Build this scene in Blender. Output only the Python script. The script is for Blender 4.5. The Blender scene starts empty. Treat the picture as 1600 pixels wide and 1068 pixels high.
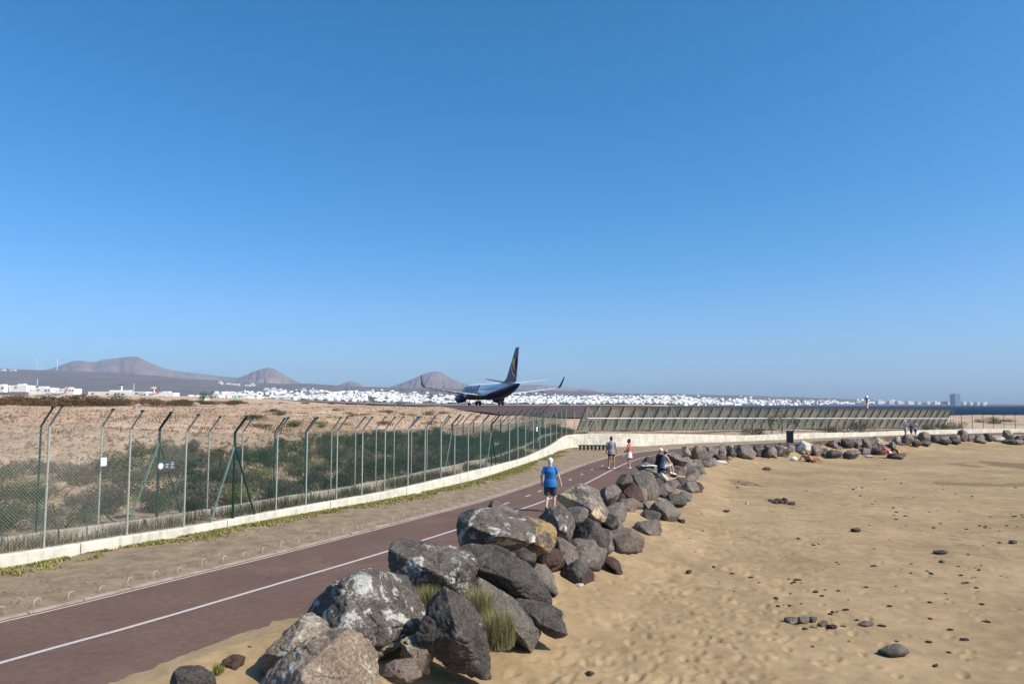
import bpy, bmesh, math, random
import numpy as np
from mathutils import Vector, Matrix

# ------------------------------------------------------------------ camera, sky, sun, exposure
scene = bpy.context.scene
H = 3.6                                    # eye height above the cycle path
FPX = 1200.0                               # focal length in photo pixels (1600 wide)
PITCH = math.atan(98 / FPX)
cam_d = bpy.data.cameras.new('camera'); cam = bpy.data.objects.new('camera', cam_d)
scene.collection.objects.link(cam)
cam.location = (0, 0, H); cam.rotation_euler = (math.pi / 2 + PITCH, 0, 0)
cam_d.sensor_width = 36; cam_d.lens = 27.0; cam_d.clip_start = 0.1; cam_d.clip_end = 60000
scene.camera = cam

SUN_AZ, SUN_EL = math.radians(114), math.radians(43)      # azimuth clockwise from +Y
world = bpy.data.worlds.new('World'); scene.world = world; world.use_nodes = True
wn = world.node_tree.nodes; wl = world.node_tree.links; wn.clear()
sky = wn.new('ShaderNodeTexSky'); sky.sky_type = 'NISHITA'; sky.sun_disc = False
sky.sun_elevation = SUN_EL; sky.sun_rotation = SUN_AZ
sky.air_density = 0.75; sky.dust_density = 1.5; sky.ozone_density = 8.0; sky.altitude = 0
bg = wn.new('ShaderNodeBackground'); bg.inputs['Strength'].default_value = 0.15
wo = wn.new('ShaderNodeOutputWorld')
hs = wn.new('ShaderNodeHueSaturation'); hs.inputs['Saturation'].default_value = 1.12
sep = wn.new('ShaderNodeSeparateColor'); com = wn.new('ShaderNodeCombineColor')
ma_ = wn.new('ShaderNodeMath'); ma_.operation = 'MULTIPLY_ADD'; ma_.inputs[1].default_value = 0.65; ma_.inputs[2].default_value = 0.2
mn_ = wn.new('ShaderNodeMath'); mn_.operation = 'MINIMUM'; mn_.inputs[1].default_value = 0.95
mr_ = wn.new('ShaderNodeMath'); mr_.operation = 'MULTIPLY'; mg_ = wn.new('ShaderNodeMath'); mg_.operation = 'MULTIPLY'; mg_.inputs[1].default_value = 1.05
wl.new(sky.outputs[0], hs.inputs['Color']); wl.new(hs.outputs[0], sep.inputs[0])      # deep Atlantic blue: less red overhead
wl.new(sep.outputs[0], ma_.inputs[0]); wl.new(ma_.outputs[0], mn_.inputs[0]); wl.new(mn_.outputs[0], mr_.inputs[0]); wl.new(sep.outputs[0], mr_.inputs[1]); wl.new(mr_.outputs[0], com.inputs[0])
wl.new(sep.outputs[1], mg_.inputs[0]); wl.new(mg_.outputs[0], com.inputs[1]); wl.new(sep.outputs[2], com.inputs[2]); wl.new(com.outputs[0], bg.inputs[0]); wl.new(bg.outputs[0], wo.inputs[0])

sun_d = bpy.data.lights.new('sun', 'SUN'); sun_d.energy = 5.0; sun_d.angle = math.radians(0.5)
sun_d.color = (1.0, 0.94, 0.84)
sun = bpy.data.objects.new('sun', sun_d); scene.collection.objects.link(sun)
sdir = Vector((math.sin(SUN_AZ) * math.cos(SUN_EL), math.cos(SUN_AZ) * math.cos(SUN_EL), math.sin(SUN_EL)))
sun.rotation_euler = sdir.to_track_quat('Z', 'Y').to_euler(); sun.location = (30, -20, 60)

scene.view_settings.view_transform = 'Standard'; scene.view_settings.look = 'None'
scene.view_settings.gamma = 1; scene.view_settings.use_curve_mapping = False
scene.view_settings.exposure = 0.35
scene.render.engine = 'CYCLES'
scene.cycles.use_denoising = True
scene.cycles.max_bounces = 6; scene.cycles.volume_bounces = 0; scene.cycles.transparent_max_bounces = 16
scene.render.film_transparent = False

COL = scene.collection
rnd = random.Random(11)
NR = np.random.RandomState(5)

# ------------------------------------------------------------------ surveying helpers
def ray(px, py):
    a = (px - 800) / FPX; b = (534 - py) / FPX
    return np.array([a, math.cos(PITCH) - b * math.sin(PITCH), math.sin(PITCH) + b * math.cos(PITCH)])
def P(px, py, z=0.0):
    d = ray(px, py); t = (z - H) / d[2]
    return np.array([0, 0, H]) + t * d
def PD(px, py, D):
    d = ray(px, py); return np.array([0, 0, H]) + d * (D / d[1])

# ------------------------------------------------------------------ numpy noise
def _h(ix, iy, iz, seed):
    n = (ix.astype(np.int64) * 374761393 + iy.astype(np.int64) * 668265263 + iz.astype(np.int64) * 2147483647 + seed * 1274126177) & 0xFFFFFFFF
    n = ((n ^ (n >> 13)) * 1274126177) & 0xFFFFFFFF
    n = (n ^ (n >> 16)) & 0xFFFFFF
    return n / float(0xFFFFFF)
def vn(x, y, z=None, seed=0):
    x = np.asarray(x, float); y = np.asarray(y, float)
    z = np.zeros_like(x) if z is None else np.asarray(z, float)
    ix, iy, iz = np.floor(x), np.floor(y), np.floor(z)
    fx, fy, fz = x - ix, y - iy, z - iz
    fx = fx * fx * (3 - 2 * fx); fy = fy * fy * (3 - 2 * fy); fz = fz * fz * (3 - 2 * fz)
    r = 0
    for a in (0, 1):
        for b in (0, 1):
            for c in (0, 1):
                w = (fx if a else 1 - fx) * (fy if b else 1 - fy) * (fz if c else 1 - fz)
                r = r + w * _h(ix + a, iy + b, iz + c, seed)
    return r * 2 - 1
def fbm(x, y, z=None, seed=0, o=4):
    r = 0; a = 1.0; f = 1.0
    for k in range(o):
        r = r + a * vn(np.asarray(x) * f, np.asarray(y) * f, None if z is None else np.asarray(z) * f, seed + k * 7)
        a *= 0.5; f *= 2.03
    return r
def sstep(a, b, x):
    t = np.clip((x - a) / (b - a), 0, 1); return t * t * (3 - 2 * t)

# ------------------------------------------------------------------ mesh helpers
def link(name, me, mats, parent=None, loc=(0, 0, 0)):
    o = bpy.data.objects.new(name, me); COL.objects.link(o)
    if me is not None and mats is not None:
        for m in (mats if isinstance(mats, (list, tuple)) else [mats]): me.materials.append(m)
    o.location = loc
    if parent is not None: o.parent = parent
    return o
def npmesh(name, V, Fc, smooth=False):
    """V (n,3), Fc (m,k): fast mesh of same-sized polygons"""
    V = np.asarray(V, np.float32); Fc = np.asarray(Fc, np.int32)
    me = bpy.data.meshes.new(name)
    me.vertices.add(len(V)); me.vertices.foreach_set('co', V.ravel())
    m, k = Fc.shape
    me.loops.add(m * k); me.loops.foreach_set('vertex_index', Fc.ravel())
    me.polygons.add(m); me.polygons.foreach_set('loop_start', np.arange(0, m * k, k, dtype=np.int32))
    me.polygons.foreach_set('loop_total', np.full(m, k, np.int32))
    if smooth: me.polygons.foreach_set('use_smooth', np.ones(m, bool))
    me.update(calc_edges=True); me.validate()
    return me
def nobj(name, V, Fc, mats, parent=None, smooth=False, center=True):
    V = np.asarray(V, float); loc = (0, 0, 0)
    if center and parent is None:
        mn, mx = V.min(0), V.max(0); loc = ((mn[0] + mx[0]) / 2, (mn[1] + mx[1]) / 2, mn[2]); V = V - np.array(loc)
    return link(name, npmesh(name, V, Fc, smooth), mats, parent, loc)
def gridfaces(nr, nc, keep=None):
    i = np.arange(nr - 1)[:, None]; j = np.arange(nc - 1)[None, :]
    a = i * nc + j
    f = np.stack([a, a + 1, a + nc + 1, a + nc], -1).reshape(-1, 4)
    if keep is not None:
        k = keep.ravel(); f = f[k[f].any(1)]
    return f
def compact(V, Fc):
    u, inv = np.unique(Fc, return_inverse=True)
    return V[u], inv.reshape(Fc.shape)

class MB:
    def __init__(s): s.v = []; s.f = []; s.m = []
    def add(s, v, f, mi=0):
        o = len(s.v); s.v += [tuple(map(float, p)) for p in v]; s.f += [tuple(int(i) + o for i in q) for q in f]; s.m += [mi] * len(f); return s
    def box(s, c, d, rz=0.0, mi=0, rot=None):
        x, y, z = d[0] / 2, d[1] / 2, d[2] / 2
        v = [(-x, -y, -z), (x, -y, -z), (x, y, -z), (-x, y, -z), (-x, -y, z), (x, -y, z), (x, y, z), (-x, y, z)]
        R = rot if rot is not None else Matrix.Rotation(rz, 3, 'Z')
        v = [(R @ Vector(p)) + Vector(c) for p in v]
        return s.add(v, [(3, 2, 1, 0), (4, 5, 6, 7), (0, 1, 5, 4), (1, 2, 6, 5), (2, 3, 7, 6), (3, 0, 4, 7)], mi)
    def tube(s, pts, rad, n=8, mi=0, sx=None, cap=True, ref=None):
        """swept tube; rad number, list, or list of (rx, ry)"""
        pts = [Vector(p) for p in pts]; k = len(pts)
        if not isinstance(rad, (list, tuple)): rad = [rad] * k
        vs = []; prev = None
        for i, p in enumerate(pts):
            t = (pts[min(i + 1, k - 1)] - pts[max(i - 1, 0)]).normalized()
            if ref is not None: a = Vector(ref)
            elif prev is not None: a = prev
            else: a = Vector((0, 0, 1)) if abs(t.z) < .9 else Vector((1, 0, 0))
            a = (a - t * a.dot(t))
            a = a.normalized() if a.length > 1e-5 else t.orthogonal().normalized()
            prev = a; b = t.cross(a)
            r = rad[i]; rx, ry = r if isinstance(r, (tuple, list)) else (r, r)
            for j in range(n):
                q = 2 * math.pi * j / n
                vs.append(p + a * (rx * math.cos(q)) + b * (ry * math.sin(q)))
        fs = []
        for i in range(k - 1):
            for j in range(n):
                j2 = (j + 1) % n
                fs.append((i * n + j, i * n + j2, (i + 1) * n + j2, (i + 1) * n + j))
        if cap:
            fs.append(tuple(range(n - 1, -1, -1))); fs.append(tuple((k - 1) * n + j for j in range(n)))
        return s.add(vs, fs, mi)
    def bar(s, a, b, r, n=6, mi=0): return s.tube([a, b], r, n, mi)
    def ell(s, c, r, n=10, m=7, mi=0, R=None):
        vs = []; fs = []
        for i in range(m + 1):
            th = math.pi * i / m
            for j in range(n):
                ph = 2 * math.pi * j / n
                p = Vector((r[0] * math.sin(th) * math.cos(ph), r[1] * math.sin(th) * math.sin(ph), r[2] * math.cos(th)))
                if R is not None: p = R @ p
                vs.append(p + Vector(c))
        for i in range(m):
            for j in range(n):
                j2 = (j + 1) % n
                fs.append((i * n + j, (i + 1) * n + j, (i + 1) * n + j2, i * n + j2))
        return s.add(vs, fs, mi)
    def build(s, name, mats, parent=None, loc=None, smooth=False, center=True):
        V = np.array(s.v, float)
        if loc is None:
            loc = (0, 0, 0)
            if parent is None and center:
                mn, mx = V.min(0), V.max(0); loc = ((mn[0] + mx[0]) / 2, (mn[1] + mx[1]) / 2, mn[2]); V = V - np.array(loc)
        me = bpy.data.meshes.new(name)
        me.from_pydata([tuple(p) for p in V], [], s.f)
        if isinstance(mats, (list, tuple)) and len(mats) > 1: me.polygons.foreach_set('material_index', s.m)
        if smooth: me.polygons.foreach_set('use_smooth', [True] * len(s.f))
        me.update()
        return link(name, me, mats, parent, loc)
    def mesh(s, name, mats, smooth=False):
        me = bpy.data.meshes.new(name); me.from_pydata(s.v, [], s.f)
        for m in (mats if isinstance(mats, (list, tuple)) else [mats]): me.materials.append(m)
        if len(me.materials) > 1: me.polygons.foreach_set('material_index', s.m)
        if smooth: me.polygons.foreach_set('use_smooth', [True] * len(s.f))
        me.update(); return me

def tag(o, label=None, cat=None, group=None, kind=None):
    if label: o['label'] = label
    if cat: o['category'] = cat
    if group: o['group'] = group
    if kind: o['kind'] = kind
    return o
def empty(name, loc, rz=0.0, label=None, cat=None, group=None):
    o = bpy.data.objects.new(name, None); COL.objects.link(o); o.location = loc; o.rotation_euler = (0, 0, rz)
    o.empty_display_size = 0.2
    return tag(o, label, cat, group)
_U = ['', 'first', 'second', 'third', 'fourth', 'fifth', 'sixth', 'seventh', 'eighth', 'ninth', 'tenth', 'eleventh', 'twelfth', 'thirteenth', 'fourteenth', 'fifteenth', 'sixteenth', 'seventeenth', 'eighteenth', 'nineteenth']
_T = {2: 'twenty', 3: 'thirty', 4: 'forty', 5: 'fifty', 6: 'sixty', 7: 'seventy', 8: 'eighty', 9: 'ninety'}
def ordinal(n):
    if n < 20: return _U[n]
    return _T[n // 10][:-1] + 'ieth' if n % 10 == 0 else _T[n // 10] + '-' + _U[n % 10]
def copy_tree(o, parent=None, **kw):
    c = o.copy(); COL.objects.link(c); c.parent = parent
    for ch in list(o.children): copy_tree(ch, c)
    return c

# ------------------------------------------------------------------ materials
def mat(name):
    m = bpy.data.materials.new(name); m.use_nodes = True
    nt = m.node_tree; b = nt.nodes['Principled BSDF']
    return m, nt.nodes, nt.links, b
def plain(name, col, rough=0.6, metal=0.0, spec=0.4, var=0.0, scale=8.0, bump=0.0):
    m, n, l, b = mat(name)
    b.inputs['Base Color'].default_value = (*col, 1); b.inputs['Roughness'].default_value = rough
    b.inputs['Metallic'].default_value = metal; b.inputs['Specular IOR Level'].default_value = spec
    if var or bump:
        tc = n.new('ShaderNodeTexCoord'); nz = n.new('ShaderNodeTexNoise'); nz.inputs['Scale'].default_value = scale; nz.inputs['Detail'].default_value = 6
        l.new(tc.outputs['Object'], nz.inputs['Vector'])
        if var:
            r = ramp(n, [(0.3, tuple(c * (1 - var) for c in col)), (0.7, tuple(min(1, c * (1 + var)) for c in col))])
            l.new(nz.outputs['Fac'], r.inputs[0]); l.new(r.outputs[0], b.inputs['Base Color'])
        if bump:
            bp = n.new('ShaderNodeBump'); bp.inputs['Strength'].default_value = 1; bp.inputs['Distance'].default_value = bump
            l.new(nz.outputs['Fac'], bp.inputs['Height']); l.new(bp.outputs[0], b.inputs['Normal'])
    return m
def ramp(n, stops, interp='LINEAR'):
    r = n.new('ShaderNodeValToRGB'); cr = r.color_ramp; cr.interpolation = interp
    while len(cr.elements) < len(stops): cr.elements.new(0.5)
    for e, (p, c) in zip(cr.elements, stops):
        e.position = p; e.color = (*c, 1) if len(c) == 3 else c
    return r
def noise_node(n, l, vec, scale, detail=6, rough=0.55, dist=0.0):
    z = n.new('ShaderNodeTexNoise'); z.inputs['Scale'].default_value = scale; z.inputs['Detail'].default_value = detail
    z.inputs['Roughness'].default_value = rough; z.inputs['Distortion'].default_value = dist
    if vec is not None: l.new(vec, z.inputs['Vector'])
    return z
def mix(n, l, fac, a, b, mode='MIX'):
    x = n.new('ShaderNodeMix'); x.data_type = 'RGBA'; x.blend_type = mode
    for sock, v in ((x.inputs[0], fac), (x.inputs[6], a), (x.inputs[7], b)):
        if hasattr(v, 'is_linked'): l.new(v, sock)
        elif isinstance(v, (int, float)): sock.default_value = v
        else: sock.default_value = (*v, 1)
    return x.outputs[2]
def math_node(n, l, op, a, b=None, c=None):
    x = n.new('ShaderNodeMath'); x.operation = op
    for i, v in enumerate((a, b, c)):
        if v is None: continue
        if hasattr(v, 'is_linked'): l.new(v, x.inputs[i])
        else: x.inputs[i].default_value = v
    return x.outputs[0]
def bump(n, l, b, height, dist, strength=1.0, prev=None):
    x = n.new('ShaderNodeBump'); x.inputs['Distance'].default_value = dist; x.inputs['Strength'].default_value = strength
    l.new(height, x.inputs['Height'])
    if prev is not None: l.new(prev, x.inputs['Normal'])
    if b is not None: l.new(x.outputs[0], b.inputs['Normal'])
    return x.outputs[0]
def world_vec(n):
    g = n.new('ShaderNodeNewGeometry'); return g.outputs['Position']

def m_sand():
    m, n, l, b = mat('beach_sand'); v = world_vec(n)
    big = noise_node(n, l, v, 0.22, 5, 0.6); med = noise_node(n, l, v, 2.3, 6, 0.65); fine = noise_node(n, l, v, 60, 3, 0.7)
    c = ramp(n, [(0.3, (0.240, 0.166, 0.090)), (0.52, (0.312, 0.218, 0.119)), (0.75, (0.372, 0.264, 0.147))])
    l.new(big.outputs['Fac'], c.inputs[0])
    c2 = mix(n, l, 0.5, c.outputs[0], (0.5, 0.5, 0.5), 'OVERLAY')
    r2 = ramp(n, [(0.32, (0.30, 0.30, 0.30)), (0.7, (0.66, 0.66, 0.66))]); l.new(med.outputs['Fac'], r2.inputs[0])
    c3 = mix(n, l, 0.5, c.outputs[0], r2.outputs[0], 'OVERLAY')
    r3 = ramp(n, [(0.25, (0.26, 0.26, 0.26)), (0.75, (0.72, 0.72, 0.72))]); l.new(fine.outputs['Fac'], r3.inputs[0])
    c4 = mix(n, l, 0.6, c3, r3.outputs[0], 'OVERLAY')
    at = n.new('ShaderNodeAttribute'); at.attribute_name = 'damp_shade'
    c5 = mix(n, l, at.outputs['Fac'], c4, (0.135, 0.095, 0.052))
    l.new(c5, b.inputs['Base Color']); b.inputs['Roughness'].default_value = 0.9; b.inputs['Specular IOR Level'].default_value = 0.15
    h1 = bump(n, l, None, fine.outputs['Fac'], 0.010); bump(n, l, b, med.outputs['Fac'], 0.03, 0.6, h1)
    return m
def m_dirt(name, cols, sc=1.2, fine_sc=35, b1=0.03, tint=None):
    m, n, l, b = mat(name); v = world_vec(n)
    a = noise_node(n, l, v, sc, 7, 0.65); f = noise_node(n, l, v, fine_sc, 4, 0.7)
    c = ramp(n, [(0.28, cols[0]), (0.5, cols[1]), (0.72, cols[2])]); l.new(a.outputs['Fac'], c.inputs[0])
    r3 = ramp(n, [(0.3, (0.28, 0.28, 0.28)), (0.7, (0.7, 0.7, 0.7))]); l.new(f.outputs['Fac'], r3.inputs[0])
    c4 = mix(n, l, 0.6, c.outputs[0], r3.outputs[0], 'OVERLAY')
    l.new(c4, b.inputs['Base Color']); b.inputs['Roughness'].default_value = 0.95; b.inputs['Specular IOR Level'].default_value = 0.1
    bump(n, l, b, f.outputs['Fac'], b1)
    return m
def m_rock(name, dark, mid, light, patch=None, patch_amt=0.6, pscale=2.2, fine=1.0):
    m, n, l, b = mat(name)
    tc = n.new('ShaderNodeTexCoord'); oi = n.new('ShaderNodeObjectInfo')
    mp = n.new('ShaderNodeVectorMath'); mp.operation = 'ADD'
    mu = n.new('ShaderNodeVectorMath'); mu.operation = 'SCALE'; mu.inputs[0].default_value = (37, 53, 71); l.new(oi.outputs['Random'], mu.inputs['Scale'])
    l.new(tc.outputs['Object'], mp.inputs[0]); l.new(mu.outputs[0], mp.inputs[1]); v = mp.outputs[0]
    a = noise_node(n, l, v, 2.6, 8, 0.68, 0.4); f = noise_node(n, l, v, 26, 6, 0.72); vo = noise_node(n, l, v, 9, 6, 0.7, 0.8)
    c = ramp(n, [(0.33, dark), (0.52, mid), (0.7, light)]); l.new(a.outputs['Fac'], c.inputs[0])
    r = ramp(n, [(0.32, (0.12, 0.12, 0.12)), (0.68, (0.80, 0.80, 0.80))]); l.new(f.outputs['Fac'], r.inputs[0])
    col = mix(n, l, 0.75, c.outputs[0], r.outputs[0], 'OVERLAY')
    if patch:
        p = noise_node(n, l, v, pscale, 9, 0.72, 1.2)
        pr = ramp(n, [(patch_amt, (0, 0, 0)), (patch_amt + 0.06, (1, 1, 1))]); l.new(p.outputs['Fac'], pr.inputs[0])
        pv = ramp(n, [(0.34, (0, 0, 0)), (0.46, (1, 1, 1))]); l.new(vo.outputs['Fac'], pv.inputs[0])
        fac = math_node(n, l, 'MULTIPLY', pr.outputs[0], pv.outputs[0])
        col = mix(n, l, fac, col, patch)
    l.new(col, b.inputs['Base Color'])
    b.inputs['Roughness'].default_value = 0.78; b.inputs['Specular IOR Level'].default_value = 0.35
    h = bump(n, l, None, f.outputs['Fac'], 0.03 * fine); bump(n, l, b, vo.outputs['Fac'], 0.09 * fine, 1.0, h)
    return m
def m_leaf(name, c1, c2, rough=0.7):
    m, n, l, b = mat(name)
    g = n.new('ShaderNodeNewGeometry'); oi = n.new('ShaderNodeObjectInfo')
    r = ramp(n, [(0.0, c1), (1.0, c2)]); l.new(g.outputs['Random Per Island'], r.inputs[0])
    hs = n.new('ShaderNodeHueSaturation'); l.new(r.outputs[0], hs.inputs['Color'])
    vv = math_node(n, l, 'MULTIPLY_ADD', oi.outputs['Random'], 0.5, 0.75); l.new(vv, hs.inputs['Value'])
    l.new(hs.outputs[0], b.inputs['Base Color']); b.inputs['Roughness'].default_value = rough; b.inputs['Specular IOR Level'].default_value = 0.2
    return m

M = {}
M['sand'] = m_sand()
M['verge'] = m_dirt('verge_dirt', [(0.175, 0.130, 0.085), (0.260, 0.194, 0.128), (0.340, 0.260, 0.176)], 2.2, 42, 0.03)
M['bank'] = m_dirt('bank_dirt', [(0.17, 0.105, 0.06), (0.25, 0.165, 0.098), (0.33, 0.225, 0.14)], 0.35, 9, 0.05)
M['white'] = plain('white_paint', (0.72, 0.71, 0.68), 0.6, var=0.05)
M['green_steel'] = plain('green_painted_steel', (0.009, 0.062, 0.044), 0.45, var=0.2, scale=14)
M['galv'] = plain('galvanised_steel', (0.33, 0.34, 0.30), 0.5, 0.15, var=0.22, scale=20)
M['dark_steel'] = plain('dark_green_steel', (0.015, 0.035, 0.03), 0.5)
M['wire_green'] = plain('green_wire', (0.009, 0.042, 0.031), 0.4)
M['wire_galv'] = plain('galvanised_wire', (0.27, 0.275, 0.22), 0.45, 0.2)
M['black'] = plain('black_plastic', (0.012, 0.012, 0.014), 0.5)
M['rubber'] = plain('tyre_rubber', (0.012, 0.012, 0.012), 0.8)

def m_concrete(name, col, var=0.16):
    m, n, l, b = mat(name); v = world_vec(n)
    a = noise_node(n, l, v, 1.6, 8, 0.7); f = noise_node(n, l, v, 40, 4, 0.7)
    mp = n.new('ShaderNodeMapping'); mp.inputs['Scale'].default_value = (3, 3, 0.35); l.new(v, mp.inputs[0])
    st = noise_node(n, l, mp.outputs[0], 2.5, 6, 0.7)
    c = ramp(n, [(0.3, tuple(x * (1 - var * 1.4) for x in col)), (0.55, col), (0.8, tuple(min(0.9, x * (1 + var * .5)) for x in col))]); l.new(a.outputs['Fac'], c.inputs[0])
    s = ramp(n, [(0.52, (1, 1, 1)), (0.70, (0.50, 0.47, 0.41))]); l.new(st.outputs['Fac'], s.inputs[0])
    c2 = mix(n, l, 0.7, c.outputs[0], s.outputs[0], 'MULTIPLY')
    l.new(c2, b.inputs['Base Color']); b.inputs['Roughness'].default_value = 0.9; b.inputs['Specular IOR Level'].default_value = 0.2
    bump(n, l, b, f.outputs['Fac'], 0.006)
    return m
M['wall'] = m_concrete('whitewashed_concrete', (0.61, 0.565, 0.465), 0.24)
M['wall_old'] = m_concrete('old_concrete', (0.40, 0.36, 0.29), 0.25)
def m_asphalt(name, col, col2, sc=0.5):
    m, n, l, b = mat(name); v = world_vec(n)
    a = noise_node(n, l, v, sc, 6, 0.6); f = noise_node(n, l, v, 90, 3, 0.8); g = noise_node(n, l, v, 7, 6, 0.7)
    c = ramp(n, [(0.3, col), (0.7, col2)]); l.new(a.outputs['Fac'], c.inputs[0])
    r = ramp(n, [(0.3, (0.3, 0.3, 0.3)), (0.75, (0.72, 0.72, 0.72))]); l.new(f.outputs['Fac'], r.inputs[0])
    r2 = ramp(n, [(0.3, (0.36, 0.36, 0.36)), (0.7, (0.64, 0.64, 0.64))]); l.new(g.outputs['Fac'], r2.inputs[0])
    c2 = mix(n, l, 0.5, c.outputs[0], r.outputs[0], 'OVERLAY'); c3 = mix(n, l, 0.7, c2, r2.outputs[0], 'OVERLAY')
    du = noise_node(n, l, v, 0.35, 8, 0.7, 0.6); dr = ramp(n, [(0.52, (0, 0, 0)), (0.78, (0.55, 0.55, 0.55))]); l.new(du.outputs['Fac'], dr.inputs[0]); c3 = mix(n, l, dr.outputs[0], c3, (0.19, 0.14, 0.10))      # blown dust lying on the surface
    l.new(c3, b.inputs['Base Color']); b.inputs['Roughness'].default_value = 0.9; b.inputs['Specular IOR Level'].default_value = 0.2
    bump(n, l, b, f.outputs['Fac'], 0.004)
    return m
M['path'] = m_asphalt('red_asphalt', (0.112, 0.066, 0.050), (0.142, 0.087, 0.066))
M['runway'] = m_asphalt('runway_asphalt', (0.070, 0.046, 0.040), (0.095, 0.062, 0.054), 0.05)
def m_line():
    m, n, l, b = mat('worn_white_line'); v = world_vec(n)
    a = noise_node(n, l, v, 25, 6, 0.75)
    c = ramp(n, [(0.34, (0.22, 0.17, 0.15)), (0.48, (0.47, 0.42, 0.39))]); l.new(a.outputs['Fac'], c.inputs[0])
    l.new(c.outputs[0], b.inputs['Base Color']); b.inputs['Roughness'].default_value = 0.8; return m
M['line'] = m_line()

# ------------------------------------------------------------------ plan curves
def catmull(pts, step=0.5):
    p = np.array(pts, float); p = np.vstack([2 * p[0] - p[1], p, 2 * p[-1] - p[-2]])
    out = []
    for i in range(1, len(p) - 2):
        t = np.linspace(0, 1, 24, endpoint=False)[:, None]
        a, b, c, d = p[i - 1], p[i], p[i + 1], p[i + 2]
        out.append(0.5 * (2 * b + (c - a) * t + (2 * a - 5 * b + 4 * c - d) * t ** 2 + (3 * b - a - 3 * c + d) * t ** 3))
    q = np.vstack(out + [p[-2][None]])
    for _ in range(14): q[1:-1] = (q[:-2] + 2 * q[1:-1] + q[2:]) / 4
    s = np.r_[0, np.cumsum(np.hypot(*np.diff(q, axis=0).T))]
    n = int(s[-1] / step) + 1; u = np.linspace(0, s[-1], n)
    return np.c_[np.interp(u, s, q[:, 0]), np.interp(u, s, q[:, 1])]
def normals(c):
    t = np.gradient(c, axis=0); t /= np.hypot(t[:, 0], t[:, 1])[:, None]
    return t, np.c_[-t[:, 1], t[:, 0]]          # tangent, left normal
def offset(c, d): return c + normals(c)[1] * (d if np.ndim(d) == 0 else np.asarray(d)[:, None])
def sdist(c, X, Y):
    """signed distance to a polyline, + on its left; and arclength of the nearest point"""
    X = np.asarray(X, float); sh = X.shape; x = X.ravel(); y = np.asarray(Y, float).ravel()
    c = np.vstack([c[:-1:3], c[-1:]]).astype(np.float32); x = x.astype(np.float32); y = y.astype(np.float32)
    a = c[:-1]; b = c[1:]; ab = b - a; L = (ab ** 2).sum(1); s0 = np.r_[0, np.cumsum(np.sqrt(L))]
    D = np.empty(len(x)); S = np.empty(len(x))
    for k in range(0, len(x), 20000):
        px = x[k:k + 20000, None] - a[None, :, 0]; py = y[k:k + 20000, None] - a[None, :, 1]
        t = np.clip((px * ab[:, 0] + py * ab[:, 1]) / L, 0, 1)
        dx = px - t * ab[:, 0]; dy = py - t * ab[:, 1]; d2 = dx * dx + dy * dy
        j = d2.argmin(1); r = np.arange(len(j))
        cr = ab[j, 0] * py[r, j] - ab[j, 1] * px[r, j]
        D[k:k + 20000] = np.sqrt(d2[r, j]) * np.where(cr >= 0, 1, -1); S[k:k + 20000] = s0[j] + t[r, j] * np.sqrt(L[j])
    return D.reshape(sh), S.reshape(sh)

LINE = catmull([(-12.2, 1), (-9.6, 6.2), (-7.17, 11.09), (-6.15, 12.94), (-4.8, 15.72), (-3.05, 19.37), (0.2, 26.73), (1.36, 29.68), (3.3, 35.4), (5.5, 42.9), (7.3, 48.6), (9.9, 55), (14, 61), (20.6, 67.6), (26.6, 72), (33.4, 76.8), (47.8, 89), (62.8, 96.6), (100, 112), (160, 134)], 1.0)
EDGE = offset(LINE, 2.3); REDGE = offset(LINE, -2.7)
WALL = catmull([(-16.5, 5), (-13.4, 12), (-10.99, 16.83), (-9.75, 19.4), (-8.75, 21.2), (-7.85, 23.18), (-6.65, 25.43), (-4.75, 28.9), (-3.4, 32.13), (-1.6, 36.99), (1.3, 48.6), (2.6, 54.4), (3.6, 59.5), (4.6, 62.6), (6.6, 63.8), (9.6, 65), (14.6, 69.2), (20.0, 73.3), (26.0, 77.2), (46.54, 91.6), (61.57, 99.1), (69, 102.1), (104, 116), (160, 137)], 0.8)
BACK = offset(WALL, 1.55)
def fan(D, T):
    DD, TT = np.meshgrid(D, T, indexing='ij'); return DD * TT, DD
def wall_px(c): return 800 + FPX * c[:, 0] / c[:, 1]
def top_at(c, tab):
    """height of a traced top line above a plan curve"""
    z = np.zeros(len(c)); tx, ty = np.array(tab, float).T
    for i, (x, y) in enumerate(c):
        px = 800 + FPX * x / max(y, 1); z[i] = PD(px, np.interp(px, tx, ty), max(y, 1))[2]
    return z
WALL_TOP = [(-400, 915), (0, 869), (112, 852), (209, 835), (300, 823), (403, 803), (485, 788), (600, 768), (666, 753), (751, 732), (815, 716), (857, 697), (880, 681), (892, 677.5), (960, 677.2), (1050, 677.8), (1160, 680), (1262, 676), (1350, 675), (1407, 672.5), (1512, 670), (1600, 669), (1800, 666)]
wz = np.clip(top_at(WALL, WALL_TOP), 0.3, 1.4)
for _ in range(3): wz[1:-1] = (wz[:-2] + 2 * wz[1:-1] + wz[2:]) / 4
wall_s = np.r_[0, np.cumsum(np.hypot(*np.diff(WALL, axis=0).T))]

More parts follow.
